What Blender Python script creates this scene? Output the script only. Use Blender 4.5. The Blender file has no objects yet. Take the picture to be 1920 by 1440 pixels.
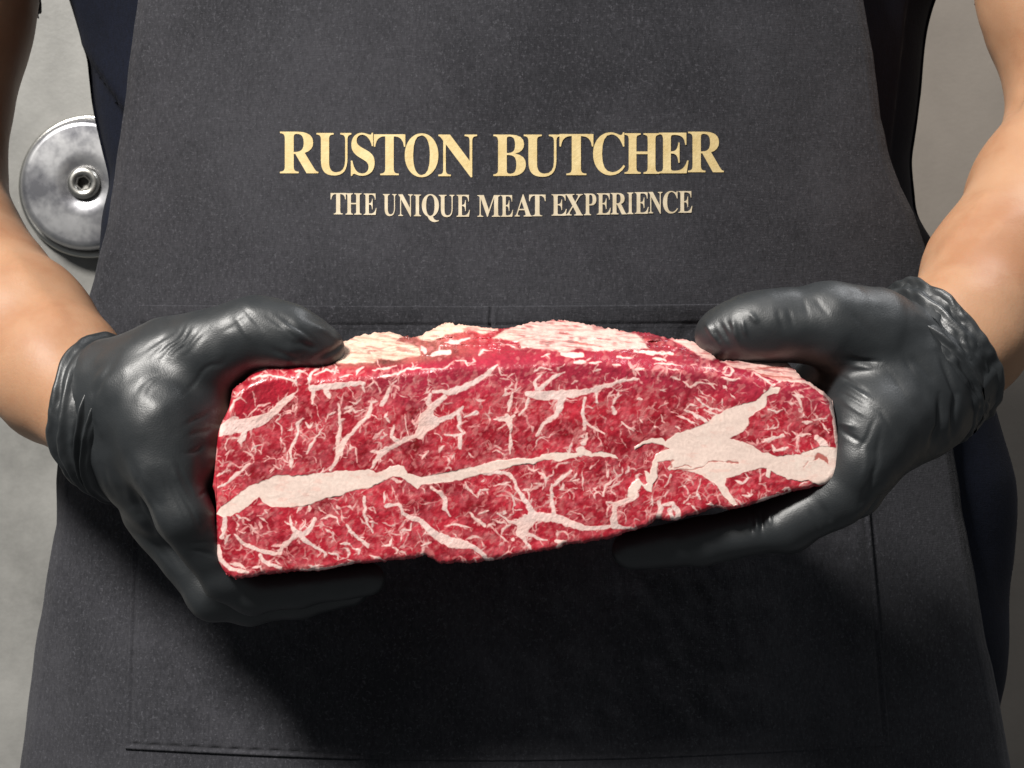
import bpy, math, random
import numpy as np
from mathutils import Vector

S = bpy.context.scene
COL = S.collection
# ------------------------------------------------------------------ camera, world, lamps, exposure
Z0 = 1.05                 # height of the camera above the floor
CD = 0.80                 # camera to the cut face of the meat (which stands at y = 0)
K = 0.235e-3              # metres per photograph pixel at y = 0
def P(px, py, y):
    """Point seen at photograph pixel (px, py) at depth y (metres behind the cut face)."""
    s = (CD + y) / CD * K
    return ((px - 960) * s, y, Z0 + (720 - py) * s)
def rad(r, y):
    return r * K * (CD + y) / CD

cam = bpy.data.cameras.new('camera')
cam.sensor_width = 36
cam.lens = 36 * CD / (1920 * K)
cam.clip_start = 0.02
cam.clip_end = 50
cam.dof.use_dof = True
cam.dof.focus_distance = CD + 0.01
cam.dof.aperture_fstop = 38
camo = bpy.data.objects.new('camera', cam)
camo.location = (0, -CD, Z0)
camo.rotation_euler = (math.pi / 2, 0, 0)
COL.objects.link(camo)
S.camera = camo

W = bpy.data.worlds.new('World')
S.world = W
W.use_nodes = True
W.node_tree.nodes['Background'].inputs[0].default_value = (0.92, 0.97, 1.0, 1)
W.node_tree.nodes['Background'].inputs[1].default_value = 0.11

def area(name, loc, target, size, power, col, size_y=None):
    l = bpy.data.lights.new(name, 'AREA')
    l.energy = power
    l.color = col
    l.size = size
    if size_y:
        l.shape = 'RECTANGLE'
        l.size_y = size_y
    o = bpy.data.objects.new(name, l)
    o.location = loc
    o.rotation_euler = (Vector(target) - Vector(loc)).to_track_quat('-Z', 'Y').to_euler()
    COL.objects.link(o)
    return o
area('key_lamp', (-1.36, -1.66, Z0 + 2.12), (0, 0.05, Z0), 0.50, 160, (1.0, 0.965, 0.915))
area('wall_fill_lamp', (0.80, 0.30, Z0 + 1.5), (0.62, 0.75, Z0 - 0.1), 0.6, 13, (0.97, 0.98, 1.0), 0.5)  # unseen fill lamp, added to brighten the right-hand wall

S.view_settings.view_transform = 'Standard'
S.view_settings.look = 'None'
S.view_settings.exposure = 0.0
S.view_settings.gamma = 1.0
S.render.engine = 'CYCLES'
S.cycles.use_denoising = True

# ------------------------------------------------------------------ helpers
rng = np.random.default_rng(7)
def _lat(ix, iy, iz, seed):
    h = (ix.astype(np.int64) * 374761393 + iy.astype(np.int64) * 668265263 + iz.astype(np.int64) * 2147483647 + seed * 974711) & 0xffffffff
    h = ((h ^ (h >> 13)) * 1274126177) & 0xffffffff
    h = ((h ^ (h >> 16)) * 2246822519) & 0xffffffff
    return ((h ^ (h >> 15)) & 0xffff).astype(np.float32) / 32767.5 - 1
def noise3(x, y, z, seed=0):
    x, y, z = np.broadcast_arrays(x, y, z)
    fx, fy, fz = np.floor(x), np.floor(y), np.floor(z)
    tx, ty, tz = x - fx, y - fy, z - fz
    tx, ty, tz = [t * t * t * (t * (t * 6 - 15) + 10) for t in (tx, ty, tz)]
    ix, iy, iz = fx.astype(np.int64), fy.astype(np.int64), fz.astype(np.int64)
    r = 0
    for a in (0, 1):
        for b in (0, 1):
            for c in (0, 1):
                w = (tx if a else 1 - tx) * (ty if b else 1 - ty) * (tz if c else 1 - tz)
                r = r + w * _lat(ix + a, iy + b, iz + c, seed)
    return r
def noise2(x, y, seed=0):
    x, y = np.broadcast_arrays(x, y)
    fx, fy = np.floor(x), np.floor(y)
    tx, ty = x - fx, y - fy
    tx, ty = [t * t * t * (t * (t * 6 - 15) + 10) for t in (tx, ty)]
    ix, iy = fx.astype(np.int64), fy.astype(np.int64)
    r = 0
    z = np.zeros_like(ix)
    for a in (0, 1):
        for b in (0, 1):
            w = (tx if a else 1 - tx) * (ty if b else 1 - ty)
            r = r + w * _lat(ix + a, iy + b, z, seed)
    return r
def fbm2(x, y, seed=0, n=3):
    r, a = 0, 1.0
    for i in range(n):
        r = r + a * noise2(x * 2 ** i, y * 2 ** i, seed + i)
        a *= 0.5
    return r
def smooth(e0, e1, x):
    t = np.clip((x - e0) / (e1 - e0), 0, 1)
    return t * t * (3 - 2 * t)

def mesh_object(name, verts, quads, mat=None, parent=None, shade=True, tris=None):
    me = bpy.data.meshes.new(name)
    verts = np.asarray(verts, np.float32)
    quads = np.asarray(quads, np.int32).reshape(-1, 4) if quads is not None and len(quads) else np.zeros((0, 4), np.int32)
    tris = np.asarray(tris, np.int32).reshape(-1, 3) if tris is not None and len(tris) else np.zeros((0, 3), np.int32)
    me.vertices.add(len(verts))
    me.vertices.foreach_set('co', verts.ravel())
    nl = quads.size + tris.size
    me.loops.add(nl)
    me.loops.foreach_set('vertex_index', np.concatenate([quads.ravel(), tris.ravel()]))
    nf = len(quads) + len(tris)
    me.polygons.add(nf)
    st = np.concatenate([np.arange(len(quads)) * 4, quads.size + np.arange(len(tris)) * 3]).astype(np.int32)
    me.polygons.foreach_set('loop_start', st)
    me.polygons.foreach_set('use_smooth', np.full(nf, shade, bool))
    me.update(calc_edges=True)
    me.validate()
    if mat:
        me.materials.append(mat)
    o = bpy.data.objects.new(name, me)
    COL.objects.link(o)
    if parent:
        o.parent = parent
        if parent.type == 'EMPTY' and parent.parent is None:
            o.matrix_parent_inverse = parent.matrix_basis.inverted()
        else:
            o.matrix_parent_inverse = (parent.parent.matrix_basis.inverted() if False else parent.matrix_basis.inverted())
    return o
def set_color(me, col, name='Col'):
    a = me.attributes.new(name, 'FLOAT_COLOR', 'POINT')
    c = np.ones((len(me.vertices), 4), np.float32)
    c[:, :3] = col
    a.data.foreach_set('color', c.ravel())
def grid_quads(nr, nc, wrap=False):
    r = np.arange(nr - 1)[:, None]
    c = np.arange(nc if wrap else nc - 1)[None, :]
    c2 = (c + 1) % nc
    return np.stack([r * nc + c, r * nc + c2, (r + 1) * nc + c2, (r + 1) * nc + c], -1).reshape(-1, 4)
def empty(name, loc):
    o = bpy.data.objects.new(name, None)
    o.location = loc
    o.empty_display_size = 0.05
    COL.objects.link(o)
    return o
def vertex_normals(v, q):
    a = v[q[:, 2]] - v[q[:, 0]]
    b = v[q[:, 3]] - v[q[:, 1]]
    n = np.cross(a, b)
    N = np.zeros_like(v)
    for k in range(4):
        np.add.at(N, q[:, k], n)
    return N / np.maximum(np.linalg.norm(N, axis=1, keepdims=True), 1e-12)
def relax(v, q, it=1, f=0.5):
    for _ in range(it):
        s = np.zeros_like(v)
        c = np.zeros(len(v), np.float32)
        for k in range(4):
            np.add.at(s, q[:, k], v[q[:, (k + 1) % 4]])
            np.add.at(s, q[:, k], v[q[:, (k + 3) % 4]])
            np.add.at(c, q[:, k], 2)
        v = v + f * (s / np.maximum(c, 1)[:, None] - v)
    return v
def surface_nets(F, org, h):
    neg = F < 0
    nx, ny, nz = F.shape
    cnt = np.zeros((nx - 1, ny - 1, nz - 1), np.int8)
    sl = lambda a, n: slice(a, n - 1 + a)
    corners = [(a, b, c) for a in (0, 1) for b in (0, 1) for c in (0, 1)]
    for a, b, c in corners:
        cnt += neg[sl(a, nx), sl(b, ny), sl(c, nz)]
    act = np.argwhere((cnt > 0) & (cnt < 8))
    idx = np.full(cnt.shape, -1, np.int32)
    idx[act[:, 0], act[:, 1], act[:, 2]] = np.arange(len(act))
    val = {cr: F[act[:, 0] + cr[0], act[:, 1] + cr[1], act[:, 2] + cr[2]] for cr in corners}
    acc = np.zeros((len(act), 3), np.float32)
    num = np.zeros(len(act), np.float32)
    for i, ca in enumerate(corners):
        for cb in corners[i + 1:]:
            if sum(abs(ca[k] - cb[k]) for k in range(3)) != 1:
                continue
            va, vb = val[ca], val[cb]
            m = (va < 0) != (vb < 0)
            t = np.where(m, va / np.where(m, va - vb, 1), 0)
            for k in range(3):
                acc[:, k] += np.where(m, ca[k] + t * (cb[k] - ca[k]), 0)
            num += m
    v = (act + acc / num[:, None]) * h + np.asarray(org)
    quads = []
    e = np.argwhere(neg[:-1, 1:-1, 1:-1] != neg[1:, 1:-1, 1:-1])
    i, j, k = e[:, 0], e[:, 1] + 1, e[:, 2] + 1
    q = np.stack([idx[i, j - 1, k - 1], idx[i, j, k - 1], idx[i, j, k], idx[i, j - 1, k]], -1)
    fl = ~neg[i, j, k]; q[fl] = q[fl][:, ::-1]; quads.append(q)
    e = np.argwhere(neg[1:-1, :-1, 1:-1] != neg[1:-1, 1:, 1:-1])
    i, j, k = e[:, 0] + 1, e[:, 1], e[:, 2] + 1
    q = np.stack([idx[i - 1, j, k - 1], idx[i - 1, j, k], idx[i, j, k], idx[i, j, k - 1]], -1)
    fl = ~neg[i, j, k]; q[fl] = q[fl][:, ::-1]; quads.append(q)
    e = np.argwhere(neg[1:-1, 1:-1, :-1] != neg[1:-1, 1:-1, 1:])
    i, j, k = e[:, 0] + 1, e[:, 1] + 1, e[:, 2]
    q = np.stack([idx[i - 1, j - 1, k], idx[i, j - 1, k], idx[i, j, k], idx[i - 1, j, k]], -1)
    fl = ~neg[i, j, k]; q[fl] = q[fl][:, ::-1]; quads.append(q)
    return v.astype(np.float32), np.concatenate(quads)
class Field:
    """A signed distance grid that round cones are blended into."""
    def __init__(s, lo, hi, h):
        s.lo, s.h = np.array(lo, float), h
        s.n = np.ceil((np.array(hi) - s.lo) / h).astype(int) + 1
        s.ax = [(s.lo[k] + np.arange(s.n[k]) * h).astype(np.float32) for k in range(3)]
        s.F = np.full(s.n, 0.05, np.float32)
    def cone(s, a, ra, b, rb, k):
        a, b = np.array(a, np.float32), np.array(b, np.float32)
        m = max(ra, rb) + k + 0.012
        lo = np.minimum(a, b) - m
        hi = np.maximum(a, b) + m
        i0 = np.clip(np.floor((lo - s.lo) / s.h).astype(int), 0, s.n)
        i1 = np.clip(np.ceil((hi - s.lo) / s.h).astype(int) + 1, 0, s.n)
        if (i1 <= i0).any():
            return
        sl = tuple(slice(i0[q], i1[q]) for q in range(3))
        X = s.ax[0][sl[0]][:, None, None]; Y = s.ax[1][sl[1]][None, :, None]; Z = s.ax[2][sl[2]][None, None, :]
        d = b - a
        L = float(d @ d) + 1e-12
        t = np.clip(((X - a[0]) * d[0] + (Y - a[1]) * d[1] + (Z - a[2]) * d[2]) / L, 0, 1)
        D = np.sqrt((X - a[0] - t * d[0]) ** 2 + (Y - a[1] - t * d[1]) ** 2 + (Z - a[2] - t * d[2]) ** 2) - (ra + t * (rb - ra))
        s.blend(sl, D, k)
    def blend(s, sl, D, k):
        G = s.F[sl]
        hh = np.clip(k - np.abs(G - D), 0, None) / k
        s.F[sl] = np.minimum(G, D) - hh * hh * k * 0.25
    def chain(s, pts, k, grow=0.0):
        """pts: (px, py, depth in mm, radius in px)"""
        for p, q in zip(pts[:-1], pts[1:]):
            s.cone(P(p[0], p[1], p[2] / 1000), rad(p[3], p[2] / 1000) + grow, P(q[0], q[1], q[2] / 1000), rad(q[3], q[2] / 1000) + grow, k)
    def mesh(s):
        return surface_nets(s.F, s.lo, s.h)
def to_px(v):
    s = CD / (CD + v[:, 1]) / K
    return 960 + v[:, 0] * s, 720 - (v[:, 2] - Z0) * s
def seg_dist(x, y, pts):
    """Distance to a polyline and the parameter (0..n-1) of the nearest point."""
    best = np.full(np.shape(x), 1e9, np.float32)
    par = np.zeros(np.shape(x), np.float32)
    for i, ((ax, ay), (bx, by)) in enumerate(zip(pts[:-1], pts[1:])):
        dx, dy = bx - ax, by - ay
        t = np.clip(((x - ax) * dx + (y - ay) * dy) / (dx * dx + dy * dy + 1e-9), 0, 1)
        d = np.hypot(x - ax - t * dx, y - ay - t * dy)
        m = d < best
        best = np.where(m, d, best)
        par = np.where(m, i + t, par)
    return best, par
def inside(x, y, poly):
    r = np.zeros(np.shape(x), bool)
    n = len(poly)
    for i in range(n):
        x0, y0 = poly[i]
        x1, y1 = poly[(i + 1) % n]
        if y0 == y1:
            continue
        r ^= ((y0 > y) != (y1 > y)) & (x < (x1 - x0) * (y - y0) / (y1 - y0) + x0)
    return r

# ------------------------------------------------------------------ materials
def material(name, color=(0.5, 0.5, 0.5), rough=0.5, metallic=0.0, spec=0.5, **kw):
    m = bpy.data.materials.new(name)
    m.use_nodes = True
    b = m.node_tree.nodes['Principled BSDF']
    b.inputs['Base Color'].default_value = (*color, 1)
    b.inputs['Roughness'].default_value = rough
    b.inputs['Metallic'].default_value = metallic
    b.inputs['Specular IOR Level'].default_value = spec
    for k, v in kw.items():
        b.inputs[k].default_value = v
    return m, m.node_tree.nodes, m.node_tree.links, b
def nd(n, kind, **kw):
    x = n.new(kind)
    for k, v in kw.items():
        if k in x.inputs:
            x.inputs[k].default_value = v
        else:
            setattr(x, k, v)
    return x
def ramp(n, stops):
    r = n.new('ShaderNodeValToRGB')
    e = r.color_ramp.elements
    while len(e) < len(stops):
        e.new(0.5)
    for el, (p, c) in zip(e, stops):
        el.position = p
        el.color = (*c, 1)
    return r
def noise_node(n, l, scale, detail=3, rough=0.5, vec=None, stretch=None):
    t = nd(n, 'ShaderNodeTexNoise')
    t.inputs['Scale'].default_value = scale
    t.inputs['Detail'].default_value = detail
    t.inputs['Roughness'].default_value = rough
    tc = nd(n, 'ShaderNodeTexCoord')
    if stretch:
        mp = nd(n, 'ShaderNodeMapping')
        mp.inputs['Scale'].default_value = stretch
        l.new(tc.outputs['Object'], mp.inputs[0])
        l.new(mp.outputs[0], t.inputs['Vector'])
    else:
        l.new(tc.outputs['Object'], t.inputs['Vector'])
    return t
def bump(n, l, b, src, dist, strength=1.0, prev=None):
    u = nd(n, 'ShaderNodeBump')
    u.inputs['Distance'].default_value = dist
    u.inputs['Strength'].default_value = strength
    l.new(src, u.inputs['Height'])
    if prev:
        l.new(prev.outputs[0], u.inputs['Normal'])
    l.new(u.outputs[0], b.inputs['Normal'])
    return u

def fabric(name, c0, c1, rough=0.85, sheen=0.1, lint=None, relief=0.4):
    m, n, l, b = material(name, c0, rough, spec=0.25)
    t = noise_node(n, l, 1.0, 3, 0.7, stretch=(620, 620, 300))
    big = noise_node(n, l, 14, 3, 0.6)
    r = ramp(n, [(0.40, c0), (0.66, c1)])
    mix = nd(n, 'ShaderNodeMath', operation='MULTIPLY_ADD')
    l.new(big.outputs[0], mix.inputs[0]); mix.inputs[1].default_value = 0.5
    mm = nd(n, 'ShaderNodeMath', operation='MULTIPLY')
    l.new(t.outputs[0], mm.inputs[0]); mm.inputs[1].default_value = 0.55
    l.new(mm.outputs[0], mix.inputs[2])
    l.new(mix.outputs[0], r.inputs[0])
    if lint:                                     # specks of lint and worn threads
        f_ = noise_node(n, l, 640, 2, 0.75)
        fr_ = ramp(n, [(0.56, (0, 0, 0)), (0.74, (1, 1, 1))])
        l.new(f_.outputs[0], fr_.inputs[0])
        mx = nd(n, 'ShaderNodeMix', data_type='RGBA')
        l.new(fr_.outputs[0], mx.inputs[0]); l.new(r.outputs[0], mx.inputs[6])
        mx.inputs[7].default_value = (*lint, 1)
        l.new(mx.outputs[2], b.inputs['Base Color'])
    else:
        l.new(r.outputs[0], b.inputs['Base Color'])
    # warp and weft
    wa = noise_node(n, l, 1.0, 2, 0.6, stretch=(1500, 1500, 260))
    we = noise_node(n, l, 1.0, 2, 0.6, stretch=(260, 260, 1500))
    ad = nd(n, 'ShaderNodeMath', operation='ADD')
    l.new(wa.outputs[0], ad.inputs[0]); l.new(we.outputs[0], ad.inputs[1])
    u = bump(n, l, b, ad.outputs[0], 0.0004, relief)
    bump(n, l, b, noise_node(n, l, 45, 4, 0.6).outputs[0], 0.0022, relief * 0.6, u)
    b.inputs['Sheen Weight'].default_value = sheen
    b.inputs['Sheen Roughness'].default_value = 0.5
    return m
M_apron = fabric('apron_canvas', (0.0205, 0.0208, 0.0252), (0.047, 0.0468, 0.0545), lint=(0.075, 0.075, 0.086))
M_shirt = fabric('navy_jersey', (0.003, 0.0045, 0.011), (0.006, 0.009, 0.022), sheen=0.0, relief=0.3)
M_trousers = fabric('black_twill', (0.006, 0.006, 0.007), (0.013, 0.013, 0.014), sheen=0.0)

M_glove, n, l, b = material('black_nitrile', (0.0205, 0.0235, 0.026), 0.42, spec=0.8)
t1 = noise_node(n, l, 60, 4, 0.6)
r1 = ramp(n, [(0.3, (0.38,) * 3), (0.7, (0.52,) * 3)])
l.new(t1.outputs[0], r1.inputs[0]); l.new(r1.outputs[0], b.inputs['Roughness'])
u = bump(n, l, b, noise_node(n, l, 1400, 2, 0.6).outputs[0], 0.0002, 0.5)
bump(n, l, b, noise_node(n, l, 70, 3, 0.55).outputs[0], 0.0008, 0.18, u)

M_skin, n, l, b = material('skin', (0.62, 0.36, 0.23), 0.5, spec=0.4)
t1 = noise_node(n, l, 22, 5, 0.6)
r1 = ramp(n, [(0.36, (0.405, 0.200, 0.108)), (0.5, (0.455, 0.248, 0.142)), (0.68, (0.485, 0.275, 0.163))])
l.new(t1.outputs[0], r1.inputs[0]); l.new(r1.outputs[0], b.inputs['Base Color'])
b.inputs['Subsurface Weight'].default_value = 0.15
b.inputs['Subsurface Radius'].default_value = (0.006, 0.002, 0.001)
b.inputs['Subsurface Scale'].default_value = 1.0
u = bump(n, l, b, noise_node(n, l, 800, 2, 0.6).outputs[0], 0.0002, 0.5)
bump(n, l, b, noise_node(n, l, 90, 3, 0.6).outputs[0], 0.0006, 0.35, u)

def meat_mat(name, rough, spec, sss, relief=0.7, coat=0.3):
    m, n, l, b = material(name, (0.5, 0.05, 0.06), rough, spec=spec)
    a = nd(n, 'ShaderNodeVertexColor', layer_name='Col')
    t = noise_node(n, l, 700, 2, 0.6)
    r = ramp(n, [(0.3, (0.90, 0.89, 0.89)), (0.7, (1.05, 1.05, 1.05))])
    l.new(t.outputs[0], r.inputs[0])
    mx = nd(n, 'ShaderNodeMix', data_type='RGBA', blend_type='MULTIPLY')
    mx.inputs[0].default_value = 1.0
    l.new(a.outputs[0], mx.inputs[6]); l.new(r.outputs[0], mx.inputs[7])
    l.new(mx.outputs[2], b.inputs['Base Color'])
    bump(n, l, b, noise_node(n, l, 450, 3, 0.65).outputs[0], 0.0006, relief)
    b.inputs['Coat Weight'].default_value = coat
    b.inputs['Coat Roughness'].default_value = 0.22
    if sss:
        b.inputs['Subsurface Weight'].default_value = sss
        b.inputs['Subsurface Radius'].default_value = (0.0016, 0.0006, 0.0004)
        b.inputs['Subsurface Scale'].default_value = 0.5
    return m
M_lean = meat_mat('raw_lean_meat', 0.33, 0.45, 0.0, 0.35)
M_fat = meat_mat('raw_fat', 0.36, 0.4, 0.0, 0.08)

M_print, n, l, b = material('gold_print', (0.72, 0.55, 0.26), 0.55, spec=0.3)
t1 = noise_node(n, l, 160, 4, 0.6)
r1 = ramp(n, [(0.3, (0.70, 0.53, 0.24)), (0.7, (0.84, 0.68, 0.36))])
l.new(t1.outputs[0], r1.inputs[0]); l.new(r1.outputs[0], b.inputs['Base Color'])
bump(n, l, b, noise_node(n, l, 700, 2).outputs[0], 0.0003, 0.5)
M_print2, n, l, b = material('cream_print', (0.74, 0.64, 0.45), 0.55, spec=0.3)
t1 = noise_node(n, l, 160, 4, 0.6)
r1 = ramp(n, [(0.3, (0.62, 0.52, 0.35)), (0.7, (0.80, 0.70, 0.52))])
l.new(t1.outputs[0], r1.inputs[0]); l.new(r1.outputs[0], b.inputs['Base Color'])

def wall_material(name, tint, amount=1.0):
    m, n, l, b = material(name, (0.4, 0.4, 0.4), 0.42, spec=0.4)
    t1 = noise_node(n, l, 8, 8, 0.7)
    r1 = ramp(n, [(p, tuple(q * (1 + (c - 1) * amount) for q in tint)) for p, c in ((0.32, 0.64), (0.52, 1.0), (0.70, 1.26))])
    l.new(t1.outputs[0], r1.inputs[0]); l.new(r1.outputs[0], b.inputs['Base Color'])
    u = bump(n, l, b, noise_node(n, l, 300, 3).outputs[0], 0.0006, 0.25)
    bump(n, l, b, noise_node(n, l, 9, 3).outputs[0], 0.006, 0.02, u)
    return m
M_wall = wall_material('grey_sheet_metal', (0.298, 0.293, 0.276))
M_wall_beige = wall_material('beige_wall', (0.218, 0.192, 0.166), 0.35)  # right-hand stretch, darker and warmer than the grey one
M_chrome, n, l, b = material('polished_steel', (0.5, 0.5, 0.5), 0.35, metallic=0.8)
t1 = noise_node(n, l, 35, 5, 0.65)
r1 = ramp(n, [(0.35, (0.26,) * 3), (0.65, (0.40,) * 3)])
l.new(t1.outputs[0], r1.inputs[0]); l.new(r1.outputs[0], b.inputs['Roughness'])
r2 = ramp(n, [(0.36, (0.29, 0.29, 0.315)), (0.58, (0.45, 0.45, 0.46))])
l.new(t1.outputs[0], r2.inputs[0]); l.new(r2.outputs[0], b.inputs['Base Color'])
M_steel, n, l, b = material('dull_steel', (0.50, 0.49, 0.46), 0.32, metallic=1.0)
bump(n, l, b, noise_node(n, l, 200, 3).outputs[0], 0.0004, 0.4)
M_socket, n, l, b = material('socket_recess', (0.16, 0.155, 0.145), 0.5, metallic=0.6)
bump(n, l, b, noise_node(n, l, 300, 3).outputs[0], 0.0004, 0.4)
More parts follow.
